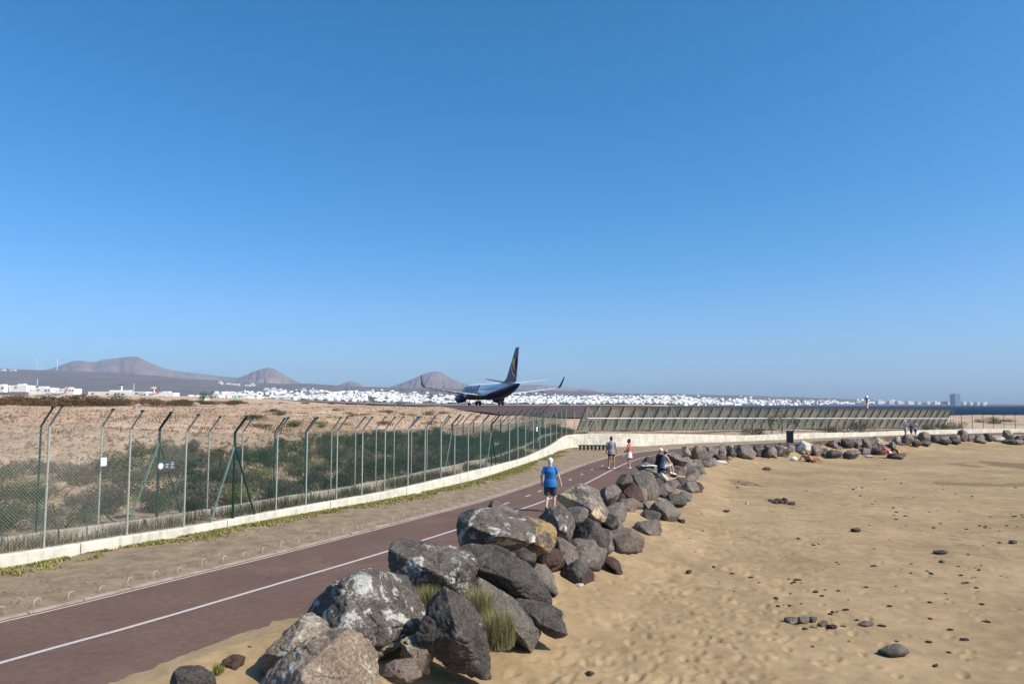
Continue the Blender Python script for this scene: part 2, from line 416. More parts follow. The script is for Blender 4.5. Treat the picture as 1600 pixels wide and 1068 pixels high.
# ------------------------------------------------------------------ terrain heights
RW_DIR = np.array([-0.31, 0.951]); RW_N = np.array([0.951, 0.31]); RW_0 = np.array([-1.5, 78.0]); RW_W = 62.0
def rw_uv(X, Y):
    x = X - RW_0[0]; y = Y - RW_0[1]; return x * RW_DIR[0] + y * RW_DIR[1], x * RW_N[0] + y * RW_N[1]
SEA_Z = -3.0
MOUNDS = [(428, 84, 0.75, 6, 4), (462, 80, 0.3, 4, 3), (505, 76, 0.5, 5, 3), (540, 70, 0.2, 5, 3), (650, 92, 0.25, 6, 4), (700, 88, 0.45, 5, 5), (735, 80, 0.25, 4, 4), (340, 60, 0.3, 6, 4), (575, 60, 0.35, 5, 3)]
def far_z(px, Y):
    return 3.4 + sstep(760, 150, px) * np.maximum(Y - 110, 0) * 0.0135
def terrain_z(X, Y, dip=0.15):
    X = np.asarray(X, float); Y = np.asarray(Y, float); sd = np.full(X.shape, 200.0); S = np.full(X.shape, 60.0); nb = Y < 240
    sd[nb], S[nb] = sdist(WALL, X[nb], Y[nb]); s = sd - 1.55
    zb = np.interp(S, wall_s, wz) - 0.10
    px = 800 + FPX * X / np.maximum(Y, 1)
    far_right = sstep(26, 82, X) * (1 - sstep(300, 1200, Y))
    T = far_z(px, Y) * (1 - far_right) + 1.0 * far_right
    g = np.interp(s, [-1.6, 0, 2, 5, 12, 20, 45, 100], [0, 0.0, .05, .19, .55, .69, .965, 1])
    z = zb + (T - zb) * g
    u, v = rw_uv(X, Y); rw = sstep(-4, 3, u) * sstep(-4, 2, v) * (1 - sstep(RW_W - 2, RW_W + 4, v))
    amp = sstep(0, 4, s) * (1 - rw)
    z = z + amp * (0.28 * fbm(X * .11, Y * .11, seed=3) + 0.14 * fbm(X * .5, Y * .5, seed=9, o=3) * (1 - sstep(60, 200, Y))) * (1 - 0.75 * sstep(50, 110, Y))
    z = z + (1 - sstep(0, 1.0, s)) * 0.03 * fbm(X * 2, Y * 2, seed=2)
    for mx, mD, h, w, d in MOUNDS:
        cx = (mx - 800) / FPX * mD
        q = ((X - cx) / w) ** 2 + ((Y - mD) / d) ** 2
        z = z + (1 - rw) * h * np.exp(-q * 1.3) * (1 + 0.25 * fbm(X * .6, Y * .6, seed=21, o=3))
    z = z - dip * rw
    # coast
    Xc = np.interp(Y, [0, 190, 197, 230, 400, 1000, 2800, 5000], [400, 400, 60, 60, 90, 200, 560, 1000])
    z = np.where(X > Xc, np.minimum(z, SEA_Z - 1.5), z)
    return z

# ------------------------------------------------------------------ beach
Dr = 8.0 * 1.0042 ** np.arange(655); Tr = np.linspace(-0.78, 0.92, 720)
BX, BY = fan(Dr, Tr)
sdR, sR = sdist(REDGE, BX, BY); e = -sdR
spill = 0.45 * np.exp(-(((BX + 4.4) / 1.6) ** 2 + ((BY - 12.6) / 2.2) ** 2)) + 0.22 * vn(BX * .55, BY * .55, seed=41) + 0.12 * vn(BX * 1.7, BY * 1.7, seed=42)
def beach_profile(e): return np.interp(e, [-2.5, -0.9, -0.35, 0.1, 0.7, 1.5, 2.4, 3.6, 6.5, 12, 80], [-0.12, -0.07, 0.006, 0.05, 0.0, -0.22, -0.47, -0.72, -0.95, -1.03, -1.1])
BZ = beach_profile(e + spill) + np.exp(-((e + .2) / .9) ** 2) * (0.012 * fbm(BX * 3.2, BY * 3.2, seed=43, o=3) + 0.006 * vn(BX * 11, BY * 11, seed=44))
off = sstep(0.8, 3, e)
BZ = BZ + off * (0.07 * fbm(BX * .22, BY * .22, seed=51) + 0.022 * fbm(BX * .9, BY * .9, seed=52, o=3)) + sstep(0, 1, e) * 0.006 * fbm(BX * 5, BY * 5, seed=53, o=2)
# foot marks: each a small dint with a raised rim, in a trampled lane along the boulders and thinner over the rest
fr = np.random.RandomState(77)
prints = []
while len(prints) < 5200:
    D = 9 + 45 * fr.rand() ** 1.25; t = fr.uniform(-0.05, 0.75); x = D * t
    prints.append((x, D))
prints = np.array(prints); pe = -sdist(REDGE, prints[:, 0], prints[:, 1])[0]
w = 1.1 * np.exp(-((pe - 5.0) / 2.0) ** 2) + 0.07
prints = prints[(pe > 1.6) & (fr.rand(len(pe)) < w)]
for (x, D) in prints:
    ang = fr.normal(0.9, 0.5); ca, sa = math.cos(ang), math.sin(ang); dep = fr.uniform(0.016, 0.042); la, lb = fr.uniform(.10, .15), fr.uniform(.045, .075)
    i0 = int(np.searchsorted(Dr, D - .45)); i1 = int(np.searchsorted(Dr, D + .45)) + 1
    j0 = int(np.searchsorted(Tr, (x - .45) / D)); j1 = int(np.searchsorted(Tr, (x + .45) / D)) + 1
    xx = BX[i0:i1, j0:j1] - x; yy = BY[i0:i1, j0:j1] - D
    if xx.size == 0: continue
    q = ((xx * ca + yy * sa) / la) ** 2 + ((-xx * sa + yy * ca) / lb) ** 2
    BZ[i0:i1, j0:j1] += -dep * np.exp(-q) + dep * .25 * np.exp(-((np.sqrt(q) - 1.7) / .45) ** 2)
def beach_hit(px, py):
    """where a sight line meets the sand"""
    d = ray(px, py); D = np.linspace(9, 118, 1600); x = D * d[0] / d[1]; z = H + D * d[2] / d[1]
    for i in range(len(D)):
        if z[i] <= beach_z(x[i], D[i]): return np.array([x[i], D[i], z[i]])
    return P(px, py, -0.6)
def beach_z(x, y):
    i = int(np.clip(np.searchsorted(Dr, y), 1, len(Dr) - 1)); t = x / y
    j = int(np.clip(np.searchsorted(Tr, t), 1, len(Tr) - 1)); return float(min(BZ[i, j], BZ[i - 1, j - 1]))
sdW_b = np.full(BX.shape, -5.0); nb = BY > 60; sdW_b[nb] = sdist(WALL, BX[nb], BY[nb])[0]
keep = (e > -1.6) & (sdW_b < -0.3)
V = np.stack([BX, BY, BZ], -1).reshape(-1, 3)
damp_shade = np.zeros(len(V))
for (px, py, w_, h_, a_) in [(1575, 727, 150, 11, .8), (1545, 756, 150, 7, .65), (1165, 761, 60, 14, .6), (1230, 787, 60, 9, .35), (1290, 700, 90, 6, .2), (1500, 702, 120, 8, .25), (1000, 870, 70, 30, .18)]:
    c = P(px, py, -1.03); D = c[1]; ax = w_ / FPX * D / 2; ay = abs(P(px, py - h_ / 2, -1.03)[1] - P(px, py + h_ / 2, -1.03)[1]) / 2
    q = ((V[:, 0] - c[0]) / ax) ** 2 + ((V[:, 1] - c[1]) / ay) ** 2 + 0.9 * fbm(V[:, 0] * .9, V[:, 1] * .45, seed=61)
    damp_shade = np.maximum(damp_shade, a_ * (1 - sstep(.55, 1.15, q)))
print_shade = sstep(0.55, 0.8, vn(V[:, 0] * 3.1, V[:, 1] * 2.2, seed=66)) * sstep(.1, .6, vn(V[:, 0] * .25, V[:, 1] * .25, seed=67)) * 0.45  # dark flecks painted in as the shading of foot marks
damp_shade = np.maximum(damp_shade, print_shade * sstep(2.5, 5, e).ravel())
Fc = gridfaces(len(Dr), len(Tr), keep)
u_, inv = np.unique(Fc, return_inverse=True); Fc2 = inv.reshape(Fc.shape)
me = npmesh('beach', V[u_], Fc2, True)
at = me.attributes.new('damp_shade', 'FLOAT', 'POINT'); at.data.foreach_set('value', damp_shade[u_].astype(np.float32))
tag(link('beach_sand', me, M['sand']), 'wide brown sand beach with foot marks right of the boulders', kind='structure')

# ------------------------------------------------------------------ verge
Dv = 7.0 * 1.0075 ** np.arange(390); Tv = np.linspace(-1.2, 0.9, 520)
X, Y = fan(Dv, Tv); sE, _ = sdist(EDGE, X, Y); sW, _ = sdist(WALL, X, Y)
Z = np.interp(sE, [-0.4, 0, 0.3, 1.0, 2.5], [-0.03, 0.0, 0.03, 0.07, 0.10]) + sstep(.2, .8, sE) * (0.02 * fbm(X * 1.3, Y * 1.3, seed=71) + 0.008 * fbm(X * 7, Y * 7, seed=72, o=2))
Fc = gridfaces(len(Dv), len(Tv), (sE > -0.25) & (sW < 0.05))
V, Fc = compact(np.stack([X, Y, Z], -1).reshape(-1, 3), Fc)
tag(link('verge', npmesh('verge', V, Fc, True), M['verge']), 'bare dirt verge between the path and the white wall', kind='structure')

# ------------------------------------------------------------------ path with its markings
def strip(c, d0, d1, z, i0=0, i1=None):
    a = offset(c, d0)[i0:i1]; b = offset(c, d1)[i0:i1]; n = len(a)
    V = np.vstack([np.c_[a, np.full(n, z)], np.c_[b, np.full(n, z)]])
    i = np.arange(n - 1); return V, np.c_[i, i + n, i + n + 1, i + 1]
ww = np.linspace(-2.75, 2.3, 6); n = len(LINE)
V = np.vstack([np.c_[offset(LINE, d), np.zeros(n)] for d in ww]); Fp = []
for k in range(5):
    i = np.arange(n - 1) + k * n; Fp.append(np.c_[i, i + 1, i + n + 1, i + n][:, ::1])
path = tag(link('path', npmesh('path', V, np.vstack(Fp)), M['path']), 'dark red asphalt cycle path beside the fence', kind='structure')
V, Fc = strip(LINE, 0.05, -0.05, 0.004, 0, 64)
link('centre_line', npmesh('centre_line', V, Fc), M['line'], path)
V, Fc = strip(LINE, 2.16, 2.10, 0.004, 0, 110)
link('edge_line', npmesh('edge_line', V, Fc), M['line'], path)
lt, ln = normals(LINE)
for (px, py) in [(762, 796), (791, 786), (825, 774), (843.5, 767), (891, 749), (909, 740.6), (925, 733), (941, 727), (957, 720), (974, 712.6)]:
    c = P(px, py, 0)[:2]; i = ((LINE - c) ** 2).sum(1).argmin(); t = lt[i]; nn = ln[i]
    L2 = 0.30; W2 = 0.05
    q = [c - t * L2 - nn * W2, c + t * L2 - nn * W2, c + t * L2 + nn * W2, c - t * L2 + nn * W2]
    link('lane_dash', npmesh('lane_dash', [(*p, 0.004) for p in q], [(0, 1, 2, 3)]), M['line'], path)
# edging stones along the verge side
edge_m = m_concrete('edging_concrete', (0.34, 0.27, 0.215), 0.3)
es = np.r_[0, np.cumsum(np.hypot(*np.diff(EDGE, axis=0).T))]
def along(c, s, u): return np.array([np.interp(u, s, c[:, 0]), np.interp(u, s, c[:, 1])])
k = 0; u = 6.0
while u < 100:
    L = 1.0 if u < 60 else 2.0
    a = along(EDGE, es, u + 0.008); b = along(EDGE, es, u + L - 0.008); d = b - a; ang = math.atan2(d[1], d[0])
    mb = MB(); mb.box(((a[0] + b[0]) / 2 , (a[1] + b[1]) / 2, -0.02), (np.hypot(*d), 0.11, 0.10 + rnd.uniform(-.012, .012)), ang)
    mb.build('edging_stone', edge_m, path); u += L; k += 1

# ------------------------------------------------------------------ land behind the wall
Dt = 10.0 * 1.0105 ** np.arange(565); Tt = np.r_[np.linspace(-1.25, -0.72, 60, endpoint=False), np.linspace(-0.72, 0.72, 620), np.linspace(0.722, 0.95, 30)]
X, Y = fan(Dt, Tt); sW = np.full(X.shape, 99.0); nb = Y < 160; sW[nb] = sdist(WALL, X[nb], Y[nb])[0]; Z = terrain_z(X, Y)
kp = (sW > -0.11) & (Z > SEA_Z - 1); Z = np.where(sW < 0.1, Z - 0.06, Z)
Gf = gridfaces(len(Dt), len(Tt), Z > SEA_Z - 1); Gf = Gf[(sW.ravel() > -0.11)[Gf].all(1)]
V, Fc = compact(np.stack([X, Y, Z], -1).reshape(-1, 3), Gf)
me = npmesh('field', V, Fc, True)
m, n_, l_, b_ = mat('field_ground'); v_ = world_vec(n_)
big = noise_node(n_, l_, v_, 0.09, 6, 0.62); med = noise_node(n_, l_, v_, 1.1, 7, 0.7); fin = noise_node(n_, l_, v_, 7, 4, 0.75)
c1 = ramp(n_, [(0.28, (0.25, 0.185, 0.105)), (0.44, (0.44, 0.305, 0.205)), (0.62, (0.54, 0.39, 0.275)), (0.8, (0.38, 0.275, 0.165))]); l_.new(big.outputs['Fac'], c1.inputs[0])
r1 = ramp(n_, [(0.3, (0.25, 0.25, 0.25)), (0.7, (0.70, 0.70, 0.70))]); l_.new(med.outputs['Fac'], r1.inputs[0])
r2 = ramp(n_, [(0.35, (0.22, 0.22, 0.22)), (0.65, (0.72, 0.72, 0.72))]); l_.new(fin.outputs['Fac'], r2.inputs[0])
cc = mix(n_, l_, 0.6, c1.outputs[0], r1.outputs[0], 'OVERLAY'); cc = mix(n_, l_, 0.6, cc, r2.outputs[0], 'OVERLAY')
l_.new(cc, b_.inputs['Base Color']); b_.inputs['Roughness'].default_value = 0.95; b_.inputs['Specular IOR Level'].default_value = 0.1
bp = bump(n_, l_, None, fin.outputs['Fac'], 0.12); bump(n_, l_, b_, med.outputs['Fac'], 0.25, 0.8, bp)
M['field'] = m
tag(link('field', me, M['field']), 'dry reddish field rising behind the double fence', kind='structure')

# runway
us = np.r_[np.arange(0, 60, 4), np.arange(60, 300, 10), np.arange(300, 1500, 60)]; vs = np.linspace(0.5, RW_W - 1, 14)
U, Vv = np.meshgrid(us, vs, indexing='ij')
RX = RW_0[0] + U * RW_DIR[0] + Vv * RW_N[0]; RY = RW_0[1] + U * RW_DIR[1] + Vv * RW_N[1]
def runway_z(x, y): return terrain_z(np.asarray(x, float), np.asarray(y, float), 0.0) + 0.03
RZ = runway_z(RX, RY)
sWr, _ = sdist(WALL, RX, RY)
tag(link('runway', npmesh('runway', *compact(np.stack([RX, RY, RZ], -1).reshape(-1, 3), gridfaces(len(us), len(vs), sWr > 9)), True), M['runway']), 'dark brown runway surface under the airliner', kind='structure')

# sea
m, n_, l_, b_ = mat('sea_water'); v_ = world_vec(n_)
w1 = noise_node(n_, l_, v_, 0.05, 6, 0.7); w2 = noise_node(n_, l_, v_, 0.6, 5, 0.6)
b_.inputs['Base Color'].default_value = (0.005, 0.018, 0.040, 1); b_.inputs['Roughness'].default_value = 0.6; b_.inputs['Specular IOR Level'].default_value = 0.04
bp = bump(n_, l_, None, w2.outputs['Fac'], 1.0); bump(n_, l_, b_, w1.outputs['Fac'], 8.0, 0.6, bp)
M['sea'] = m
sx = np.linspace(-2500, 10400, 40); sy = np.r_[120, 200, 400, 800, 1500, 2500, 4000, 6000, 9000, 13000]
X, Y = np.meshgrid(sx, sy, indexing='ij')
tag(link('sea', npmesh('sea', np.stack([X, Y, np.full_like(X, SEA_Z)], -1).reshape(-1, 3), gridfaces(len(sx), len(sy))[:, ::-1]), M['sea']), 'dark blue strip of sea before the far shore', kind='structure')

# far slope carrying the town
RIDGE = [(-300, 573), (0, 576.5), (80, 578), (150, 581), (250, 587), (300, 592), (400, 599.5), (470, 599.5), (520, 602), (600, 605), (700, 607), (760, 608), (900, 611), (1000, 614.5), (1100, 617), (1250, 620.5), (1400, 626), (1540, 630.5), (1600, 631.2), (1900, 631.5)]
rx, ry = np.array(RIDGE).T
D_R = 6500.0
def slope_z(px, D):
    zr = H + (632 - np.interp(px, rx, ry)) * D_R / FPX
    z0 = far_z(px, np.full_like(px, 3300.0) if np.ndim(px) else 3300.0)
    shore = np.interp(px, [0, 1030, 1090, 1180, 1300, 1600], [3200, 3200, 4300, 5000, 5300, 5600])
    r0 = np.maximum(3700, shore)
    g = sstep(0, 1, np.clip((D - r0) / (D_R - r0), 0, 1)) * .55 + np.clip((D - r0) / (D_R - r0), 0, 1) * .45
    z = z0 + (zr - z0) * g
    z = np.where(D > D_R, zr - (D - D_R) * 0.05, z)
    z = np.where(D < shore, np.where(px > 1030, SEA_Z - 2, z), z)
    return z
fD = np.linspace(3250, 7400, 90); fp = np.arange(-320, 1900, 6.0)
DD, PX = np.meshgrid(fD, fp, indexing='ij')
Z = slope_z(PX, DD); Z = Z + (Z > 5) * 5.0 * fbm(PX * .02, DD * .0022, seed=81) * np.clip((Z - 5) / 60, 0, 1)
M['slope'] = m_dirt('slope_ground', [(0.080, 0.064, 0.048), (0.112, 0.088, 0.066), (0.155, 0.122, 0.088)], 0.004, 0.02, 0.0)
X = (PX - 800) / FPX * DD
tag(link('slope', npmesh('slope', np.stack([X, DD, Z], -1).reshape(-1, 3), gridfaces(len(fD), len(fp)), True), M['slope']), 'long grey slope behind the town and the airport', kind='structure')

# mountains
M['mount'] = m_dirt('mountain_ground', [(0.120, 0.086, 0.068), (0.170, 0.122, 0.098), (0.265, 0.20, 0.16)], 0.0019, 0.012, 0.0)
def mountain(name, prof, D0, half, label, seed):
    qx, qy = np.array(prof, float).T
    px = np.linspace(qx[0] - 25, qx[-1] + 25, 90); dd = np.linspace(D0 - half, D0 + half, 50)
    DD, PX = np.meshgrid(dd, px, indexing='ij')
    top = H + (632 - np.interp(PX, np.r_[qx[0] - 25, qx, qx[-1] + 25], np.r_[qy[0] + 20, qy, qy[-1] + 20])) * D0 / FPX
    q = np.abs((DD - D0) / half)
    z = top * (1 - q ** 1.5) * 1.0
    gul = np.abs(vn(PX * .10 , q * 1.3, seed=seed)) * 34 + np.abs(vn(PX * .21 + q * 3, q * 3.4, seed=seed + 3)) * 26
    z = z - gul * np.sin(np.clip(q * 2.2, 0, 1) * math.pi / 2) * sstep(0, 200, z)
    X = (PX - 800) / FPX * DD
    tag(link(name, npmesh(name, np.stack([X, DD, z], -1).reshape(-1, 3), gridfaces(len(dd), len(px)), True), M['mount']), label, kind='structure')
mountain('mountain', [(70, 578), (85, 574), (100, 568), (112, 564), (122, 563), (140, 565), (150, 565), (158, 562), (165, 561), (185, 558.5), (205, 556.5), (213, 556.5), (222, 561), (240, 569), (255, 574.5), (270, 578.5), (300, 582), (340, 587), (375, 590), (400, 594)], 9300, 2000, 'broad brown mountain with two summits at the left', 91)
mountain('mountain', [(362, 595), (378, 588), (395, 580.5), (408, 576), (420, 574), (428, 575.5), (440, 583), (450, 589), (460, 594), (470, 598.5)], 9000, 1500, 'brown volcano cone right of the broad mountain', 101)
mountain('mountain', [(528, 602), (538, 598), (548, 595), (556, 596.5), (566, 601)], 9800, 900, 'small far hill between the two cones', 111)
mountain('mountain', [(610, 604), (630, 597.5), (650, 589.5), (662, 584), (674, 580.5), (683, 580), (692, 583), (704, 590), (718, 597), (732, 601), (760, 604)], 8800, 1500, 'grey volcano cone left of the airliner tail', 121)
mountain('mountain', [(770, 606), (800, 602.5), (830, 600.5), (850, 601), (880, 604), (930, 609)], 9900, 900, 'faint low hill behind the airliner', 131)

# ------------------------------------------------------------------ low white wall and the older wall behind
def wb(mb, name, m_, root, smooth=False): return mb.build(name, m_, root, loc=tuple(-root.location), smooth=smooth)
def wall_piece(curve, ztop, s, a, b, th, zbot, name, m_, root, top_noise=0.0):
    u = np.linspace(a, b, max(2, int((b - a) / 0.8) + 1)); c = np.c_[np.interp(u, s, curve[:, 0]), np.interp(u, s, curve[:, 1])]
    if len(c) < 3: t = np.tile((c[-1] - c[0]) / np.hypot(*(c[-1] - c[0])), (len(c), 1)); nn = np.c_[-t[:, 1], t[:, 0]]
    else: t, nn = normals(c)
    z = np.interp(u, s, ztop) + top_noise * np.array([rnd.uniform(-1, 1) for _ in u])
    zb = zbot if np.ndim(zbot) == 0 else np.interp(u, s, zbot)
    h = th / 2; bv = 0.018; k = len(u)
    prof = [(-h, None), (-h, -bv), (-h + bv, 0), (h - bv, 0), (h, -bv), (h, None)]
    V = []
    for (d, dz) in prof:
        zz = (np.full(k, zb) if np.ndim(zb) == 0 else zb) if dz is None else z + dz
        V.append(np.c_[c + nn * d, zz])
    V = np.vstack(V); mb = MB(); f = []
    for q in range(5):
        for i in range(k - 1): f.append((q * k + i, q * k + i + 1, (q + 1) * k + i + 1, (q + 1) * k + i))
    f.append(tuple(q * k for q in range(6))); f.append(tuple(q * k + k - 1 for q in range(5, -1, -1)))
    mb.add(V, f); return wb(mb, name, m_, root)
wroot = empty('low_wall', (*WALL[20], 0), 0, 'long whitewashed concrete wall along the dirt verge, curving right under the blast fence', 'wall')
u = 6.0
while u < wall_s[-1] - 30:
    L = 4.4; wall_piece(WALL, wz, wall_s, u + 0.012, u + L - 0.012, 0.26, -0.1, 'wall_section', M['wall'], wroot); u += L
back_s = np.r_[0, np.cumsum(np.hypot(*np.diff(BACK, axis=0).T))]; bz = wz + 0.13
broot = empty('old_wall', (*BACK[20], 0.3), 0, 'broken grey concrete wall seen through the mesh at the foot of the rear fence', 'wall')
u = 8.0
while u < 62:
    L = rnd.choice([1.9, 2.4, 3.1])
    if rnd.random() < 0.86: wall_piece(BACK, bz, back_s, u, u + L - 0.06, 0.2, wz - 0.2, 'wall_section', M['wall_old'], broot, 0.02)
    u += L

# ------------------------------------------------------------------ chain-link fences
def wires(segs, r):
    segs = np.asarray(segs, float); a, b = segs[:, 0], segs[:, 1]; t = b - a; t /= np.linalg.norm(t, axis=1)[:, None]
    ref = np.where(np.abs(t[:, 2:3]) < .9, np.array([[0, 0, 1.0]]), np.array([[1.0, 0, 0]]))
    p = np.cross(t, ref); p /= np.linalg.norm(p, axis=1)[:, None]; q = np.cross(t, p)
    ring = [(p * math.cos(k * 2.0944) + q * math.sin(k * 2.0944)) * r for k in range(3)]
    V = np.stack([a + ring[0], a + ring[1], a + ring[2], b + ring[0], b + ring[1], b + ring[2]], 1).reshape(-1, 3)
    base = np.arange(len(a))[:, None] * 6
    F = np.concatenate([base + np.array([[0, 1, 4, 3]]), base + np.array([[1, 2, 5, 4]]), base + np.array([[2, 0, 3, 5]])], 0)
    return V, F
def link_panel(A, B, zA, zB, root, m_, pitch=0.07, r=0.0022):
    """diamond mesh between two posts; A, B plan points, z pairs (bottom, top)"""
    d = np.array(B) - np.array(A); L = np.hypot(*d); hgt = ((zA[1] - zA[0]) + (zB[1] - zB[0])) / 2
    segs = []
    def pt(a, h):
        f = a / L; zb = zA[0] + (zB[0] - zA[0]) * f; zt = zA[1] + (zB[1] - zA[1]) * f
        return (A[0] + d[0] * f, A[1] + d[1] * f, zb + (zt - zb) * h / hgt)
    k0 = -int(hgt / pitch) - 1
    for k in range(k0, int(L / pitch) + 1):
        a = k * pitch
        a0, a1 = max(a, 0), min(a + hgt, L)
        if a1 - a0 > 0.02:
            segs.append((pt(a0, a0 - a), pt(a1, a1 - a)))
            segs.append((pt(L - a0, a0 - a), pt(L - a1, a1 - a)))
    for h in (0.02, hgt / 2, hgt - 0.01): segs.append((pt(0, h), pt(L, h)))
    V, F = wires(segs, r)
    V = V - np.array(root.location)
    return link('mesh_panel', npmesh('mesh_panel', V, F), m_, root)
def post(root, c, zb, zt, out, m_, r=0.026, arm=(0.43, 0.46), m_arm=None):
    mb = MB(); p0 = (c[0], c[1], zb); p1 = (c[0], c[1], zt + 0.03)
    mb.tube([p0, p1, (c[0] + out[0] * arm[0], c[1] + out[1] * arm[0], zt + 0.03 + arm[1])], r, 8)
    o = wb(mb, 'post', m_, root)
    mb = MB(); tip = (c[0] + out[0] * arm[0], c[1] + out[1] * arm[0], zt + 0.03 + arm[1])
    mb.box((tip[0], tip[1], tip[2]), (0.075, 0.075, 0.05)); mb.build('cap', M['dark_steel'], o)
    return o
def brace(root, c, zt, foot, m_, r=0.03):
    mb = MB(); mb.bar((c[0], c[1], zt), foot, r, 6); wb(mb, 'brace', m_, root)
M['dark_green'] = plain('dark_green_paint', (0.006, 0.036, 0.028), 0.4); M['brace_green'] = plain('faded_green_paint', (0.10, 0.17, 0.13), 0.5, var=0.3, scale=6)
TOPY = [(-400, 660), (0, 667), (90, 667), (300, 676), (440, 677), (560, 673), (666, 670), (730, 666.5), (796, 662), (834, 657), (860, 650), (877, 641), (892, 636.5)]
def at_px(curve, s, px, smax):
    q = wall_px(curve); ok = s <= smax; return np.interp(px, q[ok], s[ok])
i_corner = int(((WALL - np.array([4.9, 62.8])) ** 2).sum(1).argmin()); s_corner = wall_s[i_corner]
fpx = [-230, -150, -40, 81, 208, 295, 370, 436, 482, 529, 568, 603, 639, 665, 690, 711, 732, 751, 768, 783, 796, 809, 821, 833, 843, 852, 860, 869, 877, 884]
froot = empty('chain_link_fence', (*WALL[30], 0), 0, 'front chain-link fence with cranked posts standing on the white wall', 'fence')
tW, nW = normals(WALL)
prev = None
wall_sel = (wall_s <= s_corner) & (WALL[:, 1] > 9)
def put_post_line(curve, s, pxs, root, ztop_tab, mats, zb_arr, sel, mesh_mats, r, skip_brace, braces):
    global prev
    q = wall_px(curve); qs = q[sel]; ss = s[sel]; o = np.argsort(qs); tt, nn = normals(curve); prev = None
    for k, px in enumerate(pxs):
        u = np.interp(px, qs[o], ss[o]); c = along(curve, s, u)
        nrm = -np.array([np.interp(u, s, nn[:, 0]), np.interp(u, s, nn[:, 1])])
        zb = float(np.interp(u, s, zb_arr)); D = c[1]; zt = PD(px, np.interp(px, *np.array(ztop_tab, float).T), D)[2]
        m_ = mats(k, px)
        post(root, c, zb - 0.05, zt, nrm, M['dark_green'] if px in braces else m_, 0.04 if px in braces else r)
        if px in braces:
            for sgn in (-1, 1):
                f = along(curve, s, u + sgn * 1.15) ; f = f + (c - f) * 0.25
                brace(root, c, zb + (zt - zb) * 0.86, (f[0], f[1], zb - 0.02), M['brace_green'] if sgn < 0 else M['dark_green'])
        cur = (c, zb + 0.02, zt)
        if prev is not None:
            link_panel(prev[0], c, (prev[1], prev[2]), (cur[1], cur[2]), root, mesh_mats(k, px), (0.085 if px <= 300 else 0.07) if px < 700 else 0.09, (0.0027 if px <= 300 else 0.0024) if px < 700 else 0.003)
        prev = cur
def fm(k, px):
    if px in (370,): return M['green_steel']
    if px == 783: return M['green_steel']
    return M['galv']
put_post_line(WALL, wall_s, fpx, froot, TOPY, fm, wz, wall_sel, lambda k, px: M['wire_galv'] if px <= 300 else M['wire_green'], 0.026, None, (370, 768))
rpx = [-260, -120, -30, 68, 163, 253, 330, 382, 432, 480, 520, 557, 589, 617, 644, 668, 689, 707, 724, 740, 755, 769, 782, 794, 806, 817, 828, 838, 847, 856]
rroot = empty('chain_link_fence', (*BACK[30], 0.3), 0, 'rear green chain-link fence on the old grey wall below the shrubs', 'fence')
TOPY2 = [(-400, 662), (0, 666), (160, 668), (260, 671), (330, 676), (440, 676), (560, 671), (666, 667), (730, 661), (796, 654), (834, 647), (860, 641), (892, 636)]
back_sel = (back_s <= np.interp(s_corner, wall_s, back_s) - 2) & (BACK[:, 1] > 9)
put_post_line(BACK, back_s, rpx, rroot, TOPY2, lambda k, px: M['green_steel'] if px in (68, 253, 432, 480, 707) or px > 720 else M['galv'], wz + 0.1, back_sel, lambda k, px: M['wire_galv'] if px <= 170 else M['wire_green'], 0.025, None, (253, 707))

# fence on the wall in front of the blast fence
groot = empty('chain_link_fence', (*WALL[i_corner], 1.2), 0, 'thin wire fence with cranked posts on the far wall before the blast fence', 'fence')
u = s_corner + 0.6; prev = None; TOPG = [(880, 636.5), (1000, 637), (1200, 639), (1400, 641.5), (1490, 643), (1600, 645), (1900, 650)]
while u < wall_s[-1] - 40:
    c = along(WALL, wall_s, u); px = 800 + FPX * c[0] / c[1]; zb = float(np.interp(u, wall_s, wz))
    zt = PD(px, np.interp(px, *np.array(TOPG).T), c[1])[2]
    nn = -np.array([np.interp(u, wall_s, nW[:, 0]), np.interp(u, wall_s, nW[:, 1])])
    post(groot, c, zb - 0.05, zt - 0.35, nn, M['galv'] if px < 1490 else M['dark_steel'], 0.03, (0.3, 0.33))
    if prev is not None: link_panel(prev[0], c, (prev[1], prev[2]), (zb, zt - 0.35), groot, M['wire_galv'], 0.11, 0.0016)
    prev = (c, zb, zt - 0.35); u += 2.05

# small notices on the fences
def sign_at(px, py, D, w, h, m_, name, label, extra=None):
    c = PD(px, py, D); t = np.array([0.42, 0.9]); t /= np.hypot(*t); ang = math.atan2(t[1], t[0])
    r = empty(name, tuple(c), ang, label, 'sign')
    mb = MB(); mb.box((0, 0, 0), (w, 0.012, h)); mb.build('panel', m_, r)
    if extra: extra(r, w, h)
    return r
M['sign_white'] = plain('white_sign', (0.78, 0.78, 0.76), 0.5)
M['sign_dark'] = plain('dark_blue_sign', (0.02, 0.03, 0.05), 0.4)
def dcm(curve, s, sel, px):
    q = wall_px(curve)[sel]; o = np.argsort(q); return along(curve, s, np.interp(px, q[o], s[sel][o]))[1]
D1 = dcm(BACK, back_s, back_sel, 162)
sign_at(162, 721, D1 - 0.12, 0.17, 0.22, M['sign_white'], 'notice_plate', 'small blank white plate on a rear fence post at the left')
D2 = dcm(BACK, back_s, back_sel, 258)
def ex(r, w, h):
    mb = MB(); mb.tube([(-w * .28, -0.007, 0), (-w * .28, -0.010, 0)], 0.085, 20); mb.build('emblem', M['sign_white'], r)
    mb = MB()
    for i, (x0, x1) in enumerate([(-.02, .16), (-.02, .13), (-.02, .15), (.27, .42), (.27, .46), (.27, .40), (.27, .46)]):
        z = (0.04 - 0.045 * i) if i < 3 else (0.08 - 0.05 * (i - 3))
        mb.box((w * (x0 + x1) / 2, -0.008, z), (w * (x1 - x0), 0.004, 0.012))
    mb.build('lettering', M['sign_white'], r)
